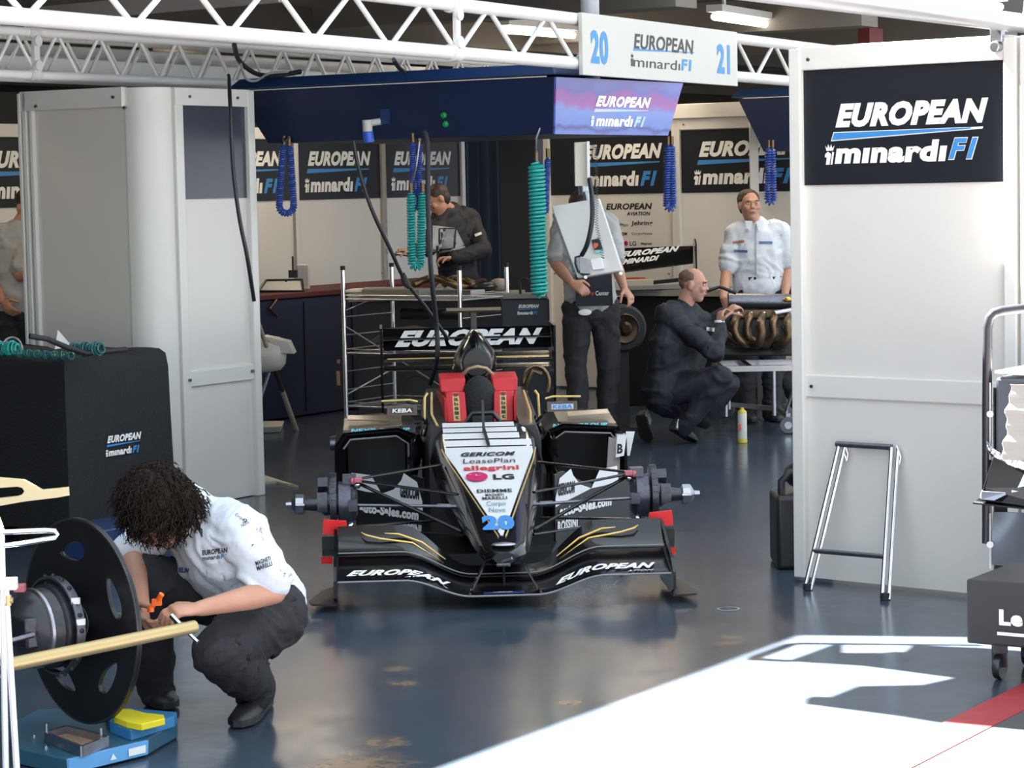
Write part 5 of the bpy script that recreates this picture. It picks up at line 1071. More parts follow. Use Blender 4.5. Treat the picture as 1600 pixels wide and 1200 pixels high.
mb = MB(); mb.prism([(p.x, p.y) for p in blu], (0, 0, pz), (1, 0, 0), (0, 1, 0), (0, 0, .035)); mb.build('wheel_chock', mat('chock_blue', (.04, .20, .42), .4), t, smooth=False, bev=.003)
ye = [G(x, y, pz+.04) for x, y in ((178, 1128), (198, 1136), (214, 1139), (222, 1140), (258, 1131), (256, 1125), (228, 1122), (205, 1116), (186, 1116))]
mb = MB(); mb.prism([(p.x, p.y) for p in ye], (0, 0, pz+.036), (1, 0, 0), (0, 1, 0), (0, 0, .022)); tag(origin(mb.build('wedge', mat('wedge_yellow', (.75, .62, .02), .45), smooth=False, bev=.003), ye[0]), 'yellow plastic wedge lying on the blue chock', 'wedge')
tr = [G(x, y, pz+.022) for x, y in ((72, 1150), (104, 1140), (168, 1156), (128, 1172))]
t = thing('levelling_tray', 'wooden tray with aluminium edges on the teal platform', 'tray', (tr[0].x, tr[0].y, pz), 0)
mb = MB(); mb.hexa([V((p.x, p.y, pz+.001)) for p in tr]+[V((p.x, p.y, pz+.012)) for p in tr]); mb.build('wooden_base', mat('wood_brown', (.23, .14, .09), .7, var=.3, vscale=20), t, smooth=False)
for i in range(4): mb = MB(); mb.bar(tr[i]+Z*-.004, tr[(i+1) % 4]+Z*-.004, .010, .034); mb.build('aluminium_edge', steel_dull, t, smooth=False)
for p in (G(73, 1150, pz+.02), G(158, 1157, pz+.02)): mb = MB(); mb.cyl(V((p.x, p.y, pz)), V((p.x, p.y, pz+.06)), .005, 10); mb.build('pin', steel_dull, t)
# chrome stand at the left edge, gold tube, cream arm
yd = 6.5; chrome_w = mat('white_tube', (.85, .85, .86), .2, .3)
t = thing('alignment_stand', 'chrome and white tube stand cut by the left edge of the frame', 'stand', (Y(12, 1100, yd).x, yd, 0), 0)
def gx(px, py): p = Y(px, py, yd); return p
for a, b, r in (((2, 826), (9, 1200), .009), ((9, 920), (26, 1200), .009)):
    p, q_ = gx(*a), gx(*b); d = (q_-p).normalized(); p2 = p+d*((p.z-.0)/-d.z); mb = MB(); mb.cyl(p, p2, r, 14); mb.build('post', chrome_w, t)
mb = MB(); mb.tube([gx(2, 853), gx(30, 850), gx(70, 843), gx(86, 840), gx(89, 835), gx(86, 830), gx(70, 829), gx(2, 832)], .0075, 10); mb.tube([gx(2, 853)+V((0, .0, .0)), gx(-30, 858)], .0075, 10); mb.build('loop_arm', steel, t)
mb = MB(); mb.box(gx(12, 912), (.05, .03, .032)); mb.build('clamp_block', chrome_w, t, bev=.003)
mb = MB(); mb.cyl(gx(12, 930), gx(12, 946), .010, 10); mb.cyl(gx(4, 938), gx(20, 938), .008, 10); mb.build('clamp_screw', gold, t)
mb = MB(); ya = 7.05; pol = [(-60, 742), (38, 750), (50, 757), (66, 766), (88, 764), (106, 762), (107, 773), (90, 776), (40, 782), (0, 789), (-60, 800)]
P0_ = Y(0, 770, ya); X_ = lambda x, y: (Y(x, y, ya).x-P0_.x, Y(x, y, ya).z-P0_.z)
cu = bpy.data.curves.new('c', 'CURVE'); cu.dimensions = '2D'; cu.fill_mode = 'BOTH'; cu.extrude = .008; cu.bevel_depth = .002
spl([X_(*p) for p in pol]); spl([X_(*p) for p in ((-45, 764), (28, 759), (36, 761), (40, 767), (36, 773), (28, 776), (-45, 784))])
co_ = bpy.data.objects.new('c', cu); COL.objects.link(co_); bpy.context.view_layer.update(); me = bpy.data.meshes.new_from_object(co_.evaluated_get(bpy.context.evaluated_depsgraph_get())); bpy.data.objects.remove(co_)
mb = MB(); mb.add([P0_+V((p.co.x, p.co.z, p.co.y)) for p in me.vertices], [tuple(p.vertices) for p in me.polygons]); mb.bar(Y(-14, 785, ya), Y(2, 826, yd), .012); mb.build('cream_arm', cream, t, ang=30)
mb = MB(); g0, g1_ = Y(8, 1040, 6.85), Y(304, 979, 7.45); mb.lathe([(.0, 0), (.019, 0), (.020, .002), (.020, (g1_-g0).length-.002), (.017, (g1_-g0).length), (.0, (g1_-g0).length-.001)], g0, g1_-g0, 24)
tag(origin(mb.build('gold_tube', gold), g0), 'long gold-coloured tube crossing in front of the black wheel', 'tube')
# ---------------- black covered cart ----------------
e0 = V((-2.23, 12.3, 0)); e0 = Y(100, 560, 12.3); e0.z = 0; e1 = online(256, e0, u); e2 = e0-v*1.2; hz = .955
t = thing('covered_cart', 'tool cart under a black fabric cover with small team logo, left of the corner unit', 'cart', e0, math.atan2(u.y, u.x))
mb = MB(); e3 = e2+(e1-e0)
def cov(i, j): pass
L1 = (e1-e0).length; L2 = 1.2; rings = []
for z, gx_ in ((.09, .012), (.3, .006), (.6, 0), (.86, -.004), (.925, -.012), (.95, -.035), (.957, -.07)):
    ring = []
    cs = [e0-u*gx_+v*gx_, e1+u*gx_+v*gx_, e1+u*gx_-v*(L2+gx_), e0-u*gx_-v*(L2+gx_)]
    for i in range(4):
        for k in range(12):
            p = cs[i].lerp(cs[(i+1) % 4], k/12); w_ = .008*math.sin(k*2.1+i)*(1-z) if 0 < k < 12 else 0; nn = (u if i in (1,) else -u if i == 3 else v if i == 0 else -v); ring.append(V((p.x, p.y, z+.006*math.sin(k*1.3+i)*(z > .9)))+nn*w_)
    rings.append(ring)
mb.loft(rings); mb.build('fabric_cover', black_fabric, t, ang=60)
mb = MB()
for s_ in (.08, L1-.08):
    for r_ in (.1, 1.1): c = e0+u*s_-v*r_; mb.lathe([(.045, -.015), (.045, .015)], c+Z*.046, u, 20)
mb.build('castors', rubber, t)
nv = v; lp = PL(163, 714, e0+v*.004, v); W_ = (PL(220, 706, e0+v*.004, v)-lp).dot(u); logo(t, lp+v*.008, u, Z, W_, .105)
zc = lambda px, py, z=hz+.01: zline(px, py, z)
mb = MB(); q0 = e0; mb.prism([(0, 0), (.50, .0), (.52, .05), (.3, .1), (0, .07)], zc(82, 558, hz), u, -v, (0, 0, .008)); mb.v = mb.v
tag(origin(mb.build('yellow_sheet', mat('sheet_yellow', (.55, .50, .06), .5), smooth=False), zc(82, 558, hz)), 'flat yellow sheet on top of the black covered cart', 'sheet')
mb = MB(); mb.tube([zc(46, 525, hz+.14)+V((0, 0, 0)), zc(75, 530, hz+.12), zc(105, 543, hz+.07), zc(135, 552, hz+.03), zc(165, 549, hz+.035), zc(196, 546, hz+.03)], .014, 10); tag(origin(mb.build('rubber_hose', rubber), zc(110, 543, hz+.05)), 'thick black hose lying across the top of the covered cart', 'hose')
def flatcoil(p, q, rc, turns, rt, m_, name, label):
    d = (q-p); L = d.length; d.normalize(); x, y = frame(d); n = turns*10; mb = MB(); mb.tube([p+d*L*i/n+(x*math.cos(i*math.pi*2/10)+y*math.sin(i*math.pi*2/10))*rc*(1+.25*math.sin(i*.13)) for i in range(n+1)], rt, 5)
    return tag(origin(mb.build(name, m_), p), label, 'hose')
teal_d = mat('teal_dark_hose', (.015, .12, .12), .4)
flatcoil(zc(112, 547, hz+.04), zc(160, 545, hz+.05), .028, 13, .006, teal_d, 'coiled_hose_bundle', 'dark teal coiled hose bundle on top of the covered cart')
flatcoil(zc(28, 552, hz+.025), zc(112, 556, hz+.02), .016, 30, .004, teal_d, 'coiled_hose_bundle', 'small dark teal coil stretched along the cart top')
flatcoil(zc(-6, 546, hz+.03), zc(30, 545, hz+.035), .034, 9, .006, hose_teal, 'coiled_hose_bundle', 'bright teal hose loops on the cart top at the left edge')
mb = MB(); mb.tube([zc(3+16+16*math.cos(a), 545+1-19*math.sin(a)*1.0, hz+.03+.05*math.sin(a)) for a in [math.pi*k/10 for k in range(11)]], .005, 8); tag(origin(mb.build('white_hose_loop', mat('hose_pale', (.45, .42, .42), .4)), zc(19, 545, hz+.03)), 'pale thin hose arching over the teal loops', 'hose')
mb = MB(); c = zc(96, 545, hz); mb.add([c+u*-.05, c+u*.09, c+u*.02-v*.12, c+u*.02-v*.04+Z*.10], [(0, 1, 3), (1, 2, 3), (2, 0, 3), (0, 2, 1)]); tag(origin(mb.build('paper_tent', white_panel, smooth=False), c), 'folded white paper standing on the covered cart', 'paper')
mb = MB(); c = Y(175, 838, 11.75); c.z = 0; mb.box(c+V((0, 0, .10)), (.5, .3, .2), (u, v, Z)); tag(origin(mb.build('blue_crate', mat('crate_blue', (.01, .03, .10), .5), bev=.01), c), 'dark blue crate on the floor behind the mechanic\'s shoulder', 'crate')
# ---------------- tilted monitor ----------------
my = 13.55
t = thing('monitor_arm', 'white ceiling lift arm with cables coming out below the gantry end', 'arm', Y(910, 290, 13.75), 0)
mb = MB(); mb.box((Y(908, 222, 13.75)+Y(908, 291, 13.75))/2, (.075, .07, (Y(908, 222, 13.75)-Y(908, 291, 13.75)).z)); mb.build('lift_column', mat('column_cream', (.62, .58, .46), .4), t, bev=.005)
mb = MB(); mb.box((Y(919, 220, 13.7)+Y(919, 291, 13.7))/2, (.018, .05, (Y(908, 222, 13.75)-Y(908, 291, 13.75)).z)); mb.build('side_rail', white_paint, t, bev=.003)
mb = MB(); mb.cyl(Y(913, 290, 13.75), Y(914, 304, 13.75), .035, 16); mb.tube([Y(916, 300, 13.72), Y(920, 320, 13.7), Y(922, 352, 13.62)], .020, 12); mb.build('pivot', steel_dull, t)
zz_ = [Y(926, 222, 13.68)]
for i in range(46): zz_.append(Y(926+(5 if i % 2 else -3), 224+i*1.5, 13.68))
mb = MB(); mb.tube(zz_, .004, 6); mb.build('spiral_cable', text_black, t)
t = thing('tilted_monitor', 'white flat monitor seen from behind, tilted and hanging below the gantry', 'monitor', Y(922, 360, my), 0)
A_, B_, C_, D_ = Y(861, 322, my+.12), Y(936, 309, my+.05), Y(974, 424, my-.1), Y(902, 434, my-.05)
nm = (B_-A_).cross(D_-A_).normalized(); nm = nm if nm.y < 0 else -nm
C_ = C_-nm*(C_-A_).dot(nm)
mb = MB(); mb.hexa([A_-nm*.03, D_-nm*.03, C_-nm*.03, B_-nm*.03, A_, D_, C_, B_]); mb.build('back_shell', mat('monitor_white', (.62, .60, .56), .4), t, smooth=False, bev=.006)
mb = MB(); e_ = (D_-A_); mb.bar(A_-nm*.035+e_*.08, D_-nm*.035-e_*.12+V((-.0, 0, 0)), .02, .03); mb.build('side_rim', steel_dull, t, smooth=False)
M_ = lambda px, py, o_=.0: PL(px, py, A_+nm*o_, nm)
mb = MB(); mb.hexa([M_(905, 402, 0), M_(906, 427, 0), M_(922, 428, 0), M_(918, 404, 0), M_(905, 402, .03), M_(906, 427, .03), M_(922, 428, .03), M_(918, 404, .03)]); mb.build('connector_box', mat('connector_grey', (.35, .35, .36), .4), t, bev=.003)
mb = MB(); mb.tube([M_(907, 400, .02), M_(899, 402, .02), M_(899, 412, .02), M_(903, 424, .02), M_(912, 430, .02), M_(922, 427, .02)], .006, 8); mb.build('cable_loop', text_black, t)
mb = MB(); mb.hexa([M_(922, 405, 0), M_(926, 422, 0), M_(944, 420, 0), M_(940, 402, 0), M_(922, 405, .018), M_(926, 422, .018), M_(944, 420, .018), M_(940, 402, .018)]); mb.build('terminal_box', text_white, t, bev=.003)
mb = MB(); mb.hexa([M_(924, 375, 0), M_(928, 390, 0), M_(942, 389, 0), M_(936, 372, 0), M_(924, 375, .014), M_(928, 390, .014), M_(942, 389, .014), M_(936, 372, .014)]); mb.build('label_plate', text_black, t, smooth=False)
mb = MB(); mb.box(M_(931, 384, .016), (.025, .004, .03)); mb.build('red_label', mat('label_red', (.6, .09, .07), .5), t, smooth=False)
mb = MB(); mb.box(M_(937, 393, .005), (.05, .006, .015)); mb.build('cyan_label', mat('label_cyan', (.2, .55, .55), .5), t, smooth=False)
for px, py in ((915, 433), (970, 427)): mb = MB(); mb.cyl(M_(px, py, -.02), M_(px, py, .02), .010, 12); mb.build('foot_knob', text_white, t)
cable('thick black cable curving down over the white monitor back', [(921, 280, 13.6), (925, 310, 13.45), (925, 345, 13.38), (918, 380, 13.38), (909, 399, 13.42)], .013)
zz_ = []
for i in range(90): py = 230+i*1.95; px = 932 if py < 350 else 932+(py-350)*.18; zz_.append(Y(px+(2.5 if i % 2 else -2.5), py, 13.40))
mb = MB(); mb.tube(zz_, .0035, 5); tag(origin(mb.build('spiral_cord', text_black), zz_[0]), 'thin black spiral cord hanging over the right part of the monitor back', 'cord')
# ---------------- chrome trestle leaning at the divider ----------------
t = thing('folding_trestle', 'chrome folding trestle frame leaning against the right divider', 'trestle', G(1257, 922), 0)
K = lambda px, py, o_=.03: PL(px, py, pR0+nR*o_, nR)
tops = [K(1311, 694), K(1393, 699)]; feet = [G(1257, 922, .0), G(1378, 937, .0)]
for a, b in zip(tops, feet):
    for o_ in (V((0, 0, 0)), V((.026, -.012, 0))): mb = MB(); mb.cyl(a+o_, b+o_+Z*.003, .0095, 12); mb.build('leg', steel, t)
    mb = MB(); mb.cyl(b+V((.013, -.006, .002)), b+V((.013, -.006, .03)), .020, 12); mb.build('foot', rubber, t)
mb = MB(); mb.cyl(tops[0]-(tops[1]-tops[0])*.05, tops[1], .013, 14); mb.build('top_bar', gun, t)
k_ = .73; mb = MB(); mb.cyl(tops[0].lerp(feet[0], k_), tops[1].lerp(feet[1], k_-.01), .011, 12); mb.build('cross_bar', gun, t)
for a in tops: mb = MB(); mb.tube([a+V((.02, -.02, .01)), a+V((.035, -.03, -.04)), a+V((.03, -.03, -.07)), a+V((.02, -.02, -.04))], .005, 8); mb.build('latch', steel, t)
# black vacuum-like box at the divider foot
c = G(1240, 893); c = V((c.x-.0, c.y+.2, 0))
t = thing('equipment_case', 'black equipment case with hose and chrome catches standing behind the right divider', 'case', c, 0)
mb = MB(); mb.box(c+V((.06, 0, .17)), (.26, .32, .34)); mb.build('body', carbon_matt, t, bev=.02)
mb = MB(); mb.ell(c+V((.08, 0, .42)), (.10, .1, .07)); mb.tube([c+V((-.04, -.1, .34)), c+V((-.04, -.1, .40)), c+V((.0, -.1, .44)), c+V((.06, -.1, .44))], .018, 10); mb.build('lid', carbon_matt, t)
for h in (.28, .16, .05): mb = MB(); mb.box(c+V((.045, -.168, h)), (.03, .012, .06)); mb.build('catch', gun, t, bev=.002)
# ---------------- bodywork cart at the right edge ----------------
fc = G(1510, 1005, .13); fz0 = .13; fb = fc; fb = V((fb.x, fb.y, 0)); vv = v
TZ = PL(1511, 905, fb, u*0+V((vv.y, -vv.x, 0))).z
t = thing('bodywork_cart', 'wheeled tube frame cart loaded with car bodywork at the right edge', 'cart', fb, math.atan2(vv.y, vv.x))
back = u*1; nb = V((vv.y, -vv.x, 0)); nb = nb if nb.y < 0 else -nb
mb = MB(); W8 = 1.0; D8 = .42
mb.hexa([fb+Z*fz0, fb+vv*W8+Z*fz0, fb+vv*W8+u*D8+Z*fz0, fb+u*D8+Z*fz0, fb+Z*TZ, fb+vv*W8+Z*TZ, fb+vv*W8+u*D8+Z*TZ, fb+u*D8+Z*TZ]); mb.build('lower_box', mat('box_charcoal', (.035, .034, .037), .6), t, smooth=False, bev=.008)
FQ = lambda px, py, o_=.0: PL(px, py, fb+nb*o_, nb)
mb = MB(); o_ = FQ(1561, 977, .003); put_text(mb, 'Le', o_, vv, Z, (FQ(1598, 981, .003)-o_).dot(vv), FQ(1561, 952, .003).z-o_.z, .05, 0, 0)
p = FQ(1558, 987, .003); mb.add([p, p+vv*.5, p+vv*.5-Z*.012, p-Z*.012], [(0, 1, 2, 3)]); mb.build('lettering', text_white, t, smooth=False)
for s_ in (.10, .85):
    for r_ in (.06, .34):
        c = fb+vv*s_+u*r_; mb = MB(); mb.box(c+Z*.112, (.05, .04, .03)); mb.box(c+Z*.08, (.012, .055, .07), (u, v, Z)); mb.lathe([(.044, -.013), (.046, 0), (.044, .013)], c+Z*.046, vv, 20); mb.build('castor', dark_metal, t)
yh = 9.45
def H(px, py, d_=0): return Y(px, py, yh+d_)
tube_m = mat('frame_grey', (.030, .028, .036), .3, .0)
mb = MB(); hp_ = [V((H(1542, 900).x, yh, TZ)), H(1542, 820), H(1542, 640), H(1543, 540), H(1543, 512), H(1546, 497), H(1553, 489), H(1564, 486), H(1600, 482, .03), H(1660, 474, .1)]
mb.tube(hp_, .0185, 16); mb.build('frame_tube', tube_m, t)
mb = MB(); mb.box((H(1555, 640)+H(1555, 870))/2+V((.03, .05, 0)), (.05, .03, (H(1555, 590)-H(1555, 885)).z)); mb.build('upright_channel', carbon_matt, t, bev=.003)
for py in (647, 851): mb = MB(); mb.cyl(H(1547, py, -.01), H(1547, py, -.04), .013, 16); mb.build('white_knob', text_white, t)
mb = MB()
for a, b in ((598, 718), (802, 888)): mb.bar(H(1547, a, -.02), H(1547, b, -.02), .006)
mb.build('white_strips', white_paint, t, smooth=False)
sh1 = [H(1549, 596), H(1549, 590)]
mb = MB(); a = H(1554, 584, -.08); mb.hexa([a, a+V((.5, -.35, -.02)), a+V((.7, .0, .0)), a+V((.2, .3, .0)), a+Z*.012, a+V((.5, -.35, -.008)), a+V((.7, .0, .012)), a+V((.2, .3, .012))]); mb.build('top_shelf', white_paint, t, smooth=False, bev=.003)
mb = MB(); a = H(1556, 590, -.07); b = H(1556, 722, -.07); mb.hexa([b, b+V((.4, -.28, 0)), b+V((.5, .1, 0)), b+V((.1, .25, 0)), a, a+V((.4, -.28, 0)), a+V((.5, .1, 0)), a+V((.1, .25, 0))]); o = tag(origin(mb.build('body_panel', mat('panel_slate', (.11, .12, .14), .3), smooth=False, bev=.01), b), 'slate grey body panel with beige tape on the upper shelf of the right cart', 'car panel')
mb = MB(); a = H(1577, 600, -.2); b = H(1566, 718, -.16); mb.sheet(lambda i, j: a.lerp(b, j)+V((.35*i+.006*math.sin(j*13)+.005*math.sin(j*31), -.25*i-.012, 0)), 4, 24, .004, down=V((0, 1, 0))); tag(origin(mb.build('masking_tape', mat('tape_beige', (.52, .48, .42), .6), smooth=False), a), 'ragged beige masking tape on the slate panel', 'tape')
mb = MB(); prof = [(1541, 700, -.05), (1552, 712, -.08), (1566, 722, -.11), (1585, 730, -.15), (1610, 736, -.2), (1650, 742, -.28)]
mb.loft([[H(px, py-12, d_), H(px+1, py, d_-.02), H(px, py+4, d_), H(px, py-6, d_+.03)] for px, py, d_ in prof]); tag(origin(mb.build('foil_duct', mat('foil_silver', (.20, .21, .22), .25, .8, var=.5, vscale=40, bump=.6, bscale=60)), H(1550, 708, -.06)), 'crinkled silver foil strip above the black sidepod panel', 'foil')
mb = MB(); pts = [(1552, 712, -.1), (1660, 760, -.3), (1660, 800, -.34), (1534, 782, -.12), (1536, 762, -.12)]; q_ = [H(*p) for p in pts]; mb.add(q_+[p+V((.06, .22, .0)) for p in q_], [(0, 1, 2, 3, 4), (9, 8, 7, 6, 5)]+[(i, (i+1) % 5, 5+(i+1) % 5, 5+i) for i in range(5)])
bp_ = thing('sidepod_panel', 'glossy black bodywork panel with white letter on the right cart, above the charcoal box', 'car panel', H(1534, 782, -.12), 0); mb.build('panel', carbon, bp_, smooth=False, bev=.006)
mb = MB(); p = H(1586, 755, -.165); put_text(mb, 'L', p+V((0, -.03, -.02)), V((.84, -.54, -.08)).normalized(), Z, .06, .06, .06, .35, 0); p = H(1578, 764, -.16)+V((0, -.03, 0)); mb.add([p, p+V((.3, -.19, -.05)), p+V((.3, -.19, -.062)), p-Z*.012], [(0, 1, 2, 3)]); mb.build('lettering', text_white, bp_, smooth=False)
mb = MB(); a = H(1534, 772, -.13); mb.hexa([a-Z*.02, a+V((.09, -.05, -.025)), a+V((.09, .0, -.025)), a+V((0, .05, -.02)), a+Z*.01, a+V((.08, -.05, .01)), a+V((.08, .0, .01)), a+V((.01, .05, .01))]); mb.build('taped_corner', steel_dull, bp_, smooth=False)
mb = MB(); a = H(1520, 785, -.1); b = H(1660, 800, -.3); mb.hexa([a-Z*.006, b-Z*.006, b+V((.1, .35, -.006)), a+V((.1, .25, -.006)), a, b, b+V((.1, .35, 0)), a+V((.1, .25, 0))]); mb.build('middle_shelf', carbon_matt, t, smooth=False)
mb = MB(); a = H(1552, 800, -.06); b = H(1552, 884, -.06); mb.sheet(lambda i, j: a.lerp(b, j)+V((.45*i, -.3*i+.03*math.sin(i*7+j*2), 0)), 16, 8, .01, down=V((0, 1, 0))); tag(origin(mb.build('silver_panel', mat('panel_satin', (.22, .23, .25), .3, .5, var=.3, vscale=6)), b), 'satin grey curved panel standing on the charcoal box', 'car panel')
# ---------------- bench, rack and small things at the back ----------------
bq = online(395, V((-1.9, 18.9, 0)), u); bq = Y(398, 560, 18.75); bq.z = 0; bL = 4.6
t = thing('workbench', 'long navy blue workbench cabinet with red top edge along the back wall', 'workbench', bq, math.atan2(u.y, u.x))
br = online(545, bq, u); Lb = (br-bq).length
mb = MB(); c = bq+u*(Lb*1.15)-v*.35; mb.box(c+Z*.47, (Lb*2.3+.6, .7, .92), (u, v, Z)); mb.build('cabinet', mat('cabinet_navy', (.006, .013, .045), .45, var=.25, vscale=4), t, smooth=False, bev=.01)
mb = MB(); mb.box(c+Z*.955, (Lb*2.3+.64, .74, .04), (u, v, Z)); mb.build('worktop', mat('top_red', (.09, .010, .012), .6), t, smooth=False, bev=.006)
mb = MB()
for k in range(1, 5): mb.box(bq+u*(Lb*.5*k)+v*.004+Z*.47, (.012, .01, .86), (u, v, Z))
mb.build('door_gap', text_black, t, smooth=False)
mb = MB(); B_ = lambda px, py, o_=.02: PL(px, py, bq+v*o_, v); mb.tube([B_(432, 468), B_(421, 482), B_(433, 494)], .010, 8); mb.build('pipe_handle', bronze, t)
# second bench run behind the rack
t = thing('parts_table', 'cluttered parts table behind the chrome wire rack', 'table', Y(640, 560, 18.6)-Z*Y(640, 560, 18.6).z, 0)
p0 = Y(545, 462, 18.5); p1 = Y(800, 462, 18.5); mb = MB(); zt_ = p0.z
mb.hexa([V((p0.x, 18.4, zt_-.04)), V((p1.x+.1, 18.4, zt_-.04)), V((p1.x+.1, 18.95, zt_-.04)), V((p0.x, 18.95, zt_-.04)), V((p0.x, 18.4, zt_)), V((p1.x+.1, 18.4, zt_)), V((p1.x+.1, 18.95, zt_)), V((p0.x, 18.95, zt_))]); mb.build('table_top', mat('table_pale', (.30, .29, .25), .5), t, smooth=False)
mb = MB(); mb.box(((p0.x+p1.x)/2, 18.7, (zt_-.05)/2), (p1.x-p0.x-.1, .3, zt_-.06)); mb.build('table_base', carbon_matt, t, smooth=False)
random.seed(3); tz = zt_
def junk(label, name, cat, px, w_, d_, h, m_, kind='box', yy=18.6, g=None):
    c = Y(px, 460, yy); c.z = tz+.002; mb = MB()
    if kind == 'box': mb.box(c+Z*h/2, (w_, d_, h))
    elif kind == 'lump': mb.ell(c+Z*h/2, (w_/2, d_/2, h/2)); 
    elif kind == 'pipe':
        mb.tube([c+V((w_*(k/8-.5), .05*math.sin(k*.9), h*.5+h*.35*math.sin(k*.55))) for k in range(9)], .03, 10)
    tag(origin(mb.build(name, m_, bev=.004 if kind == 'box' else 0), c), label, cat, g)
junk('white folded cloth on the left end of the parts table', 'folded_cloth', 'cloth', 560, .22, .2, .05, white_panel, 'lump')
junk('flat pale carton on the parts table', 'carton', 'carton', 600, .3, .25, .05, mat('carton', (.35, .32, .26), .8))
junk('small dark red box on the parts table', 'parts_box', 'box', 622, .14, .1, .07, mat('maroon', (.10, .015, .02), .6), yy=18.8)
junk('bronze exhaust manifold lying on the parts table', 'exhaust_manifold', 'exhaust', 690, .42, .2, .13, bronze, 'pipe')
junk('second bronze exhaust pipe, right of the manifold', 'exhaust_manifold', 'exhaust', 725, .3, .2, .12, bronze, 'pipe', 18.75)
junk('dark engine cover part at the right end of the parts table', 'engine_part', 'engine part', 755, .22, .2, .09, dark_metal, 'lump')
junk('pale curved carbon part at the right end of the parts table', 'curved_part', 'car part', 780, .16, .12, .10, mat('part_pale', (.36, .30, .25), .5), 'lump', 18.7)
junk('grey machined plate in front of the manifold', 'machined_plate', 'plate', 650, .2, .12, .04, gun)
# chrome wire rack
Ar = V((-1.2, 17.6, 0)); A1_ = online(538, Ar, V((1, 0, 0))); A1_ = Y(540, 600, 17.6); A1_.z = 0; pB = A1_+u*.6; pC = A1_+v*1.0; pD = pC+u*.6; zr = Y(540, 422, 17.6).z
t = thing('wire_rack', 'chrome wire shelf rack with four posts behind the car', 'rack', A1_, math.atan2(v.y, v.x))
for p in (A1_, pB, pC, pD):
    mb = MB(); mb.cyl(p+Z*.06, p+Z*zr, .016, 12); mb.build('post', steel, t)
    mb = MB(); mb.cyl(p+Z*zr, p+Z*(zr+.03), .018, 12); mb.build('post_cap', rubber, t)
    mb = MB(); mb.lathe([(.03, -.012), (.03, .012)], p+Z*.031, u, 14); mb.build('castor', rubber, t)
for z in (.22, .60, .985):
    mb = MB()
    for a, b in ((A1_, pB), (pC, pD), (A1_, pC), (pB, pD)): mb.cyl(a+Z*z, b+Z*z, .007, 8); mb.cyl(a+Z*(z+.03), b+Z*(z+.03), .004, 6)
    for k in range(1, 16): mb.cyl(A1_+v*k/16+Z*z, pB+v*k/16+Z*z, .0025, 5)
    mb.build('wire_shelf', steel_dull, t)
mb = MB()
for z in (.12, .34, .47, .73, .86): mb.cyl(A1_+Z*z, pB+Z*(z), .005, 6)
for z in (.34, .47, .73, .86): mb.cyl(pC+Z*z, pD+Z*z, .005, 6)
mb.build('side_rungs', steel_dull, t)
mb = MB(); mb.cyl(A1_+Z*.80, pC+Z*.30, .005, 6); mb.cyl(A1_+Z*.30, pB+Z*.45, .006, 6); mb.cyl(A1_+Z*.90, pB+Z*1.02, .004, 6); mb.build('braces', steel_dull, t)
mb = MB(); c = A1_+v*.3+u*.3+Z*(.99+.035); mb.box(c, (.5, .3, .05), (v, u, Z)); tag(origin(mb.build('parts_tray', mat('tray_beige', (.26, .24, .2), .6), smooth=False, bev=.004), c-Z*.02), 'shallow beige tray on the top shelf of the wire rack', 'tray')
mb = MB(); c = A1_+v*.35+u*.3+Z*.66; mb.prism([(-.28, 0), (.25, 0), (.12, .10), (-.05, .12)], c-u*.15, v, Z, u*.3); tag(origin(mb.build('carbon_duct', mat('duct_brown', (.10, .085, .07), .4), smooth=False, bev=.01), c), 'wedge-shaped dark brown duct on the middle shelf of the wire rack', 'duct')
mb = MB(); c = A1_+v*.55+u*.3+Z*.87; mb.cyl(c-v*.25, c+v*.3, .04, 16); tag(origin(mb.build('carbon_tube', carbon_matt), c), 'dark round tube lying under the top shelf of the wire rack', 'tube')
mb = MB(); c = A1_+v*.8+u*.3+Z*1.03; mb.box(c, (.3, .18, .03), (v, u, Z)); tag(origin(mb.build('steel_plate', steel_dull, smooth=False), c), 'grey steel plates at the right end of the top shelf', 'plate')
mb = MB(); c = Y(650, 610, 17.3); mb.tube([c+V((.11*math.cos(a), 0, .10*math.sin(a))) for a in [2*math.pi*k/24 for k in range(25)]], .005, 6); tag(origin(mb.build('cable_loop', cable_blk), c), 'thin black cable loop hanging on the wire rack', 'cable')
# bottle on the rack end
mb = MB(); c = Y(528, 600, 17.9); c.z = 0; mb.cyl(Y(528, 580, 17.9), Y(529, 602, 17.9), .014, 10); mb.cyl(Y(529, 562, 17.9), Y(529, 568, 17.9), .012, 10); tag(origin(mb.build('brush', mat('brush_wood', (.35, .22, .10), .6)), Y(528, 590, 17.9)), 'wooden-handled brush hanging beside the wire rack', 'brush')
# white laptop-like box and radio at the far end of the bench
q0, q1, q2_, q3 = Y(404, 455, 19.3), Y(474, 455, 19.3), Y(472, 437, 19.5), Y(416, 438, 19.5); mb = MB(); mb.hexa([q0, q1, q1+V((0, .1, 0)), q0+V((0, .1, 0)), q3, q2_, q2_+V((0, .03, 0)), q3+V((0, .03, 0))])
t = thing('parts_case', 'open white case lid with black rim at the left end of the bench', 'case', q0, 0); mb.build('lid', mat('lid_white', (.55, .55, .52), .5), t, smooth=False)
mb = MB()
for a, b in ((q0, q1), (q1, q2_), (q2_, q3), (q3, q0)): mb.cyl(a-V((0, .01, 0)), b-V((0, .01, 0)), .010, 8)
mb.build('rim', carbon_matt, t)
mb = MB(); mb.ell((q0+q1+q2_+q3)/4+V((.03, -.02, .04)), (.012, .012, .012)); mb.build('catch', text_black, t)
mb = MB(); c = Y(458, 428, 19.6); mb.box(c, (.07, .05, .06)); mb.cyl(c+Z*.02, c+Z*.14, .008, 8); tag(origin(mb.build('radio', carbon_matt), c-Z*.03), 'small handheld radio with antenna standing on the bench', 'radio')
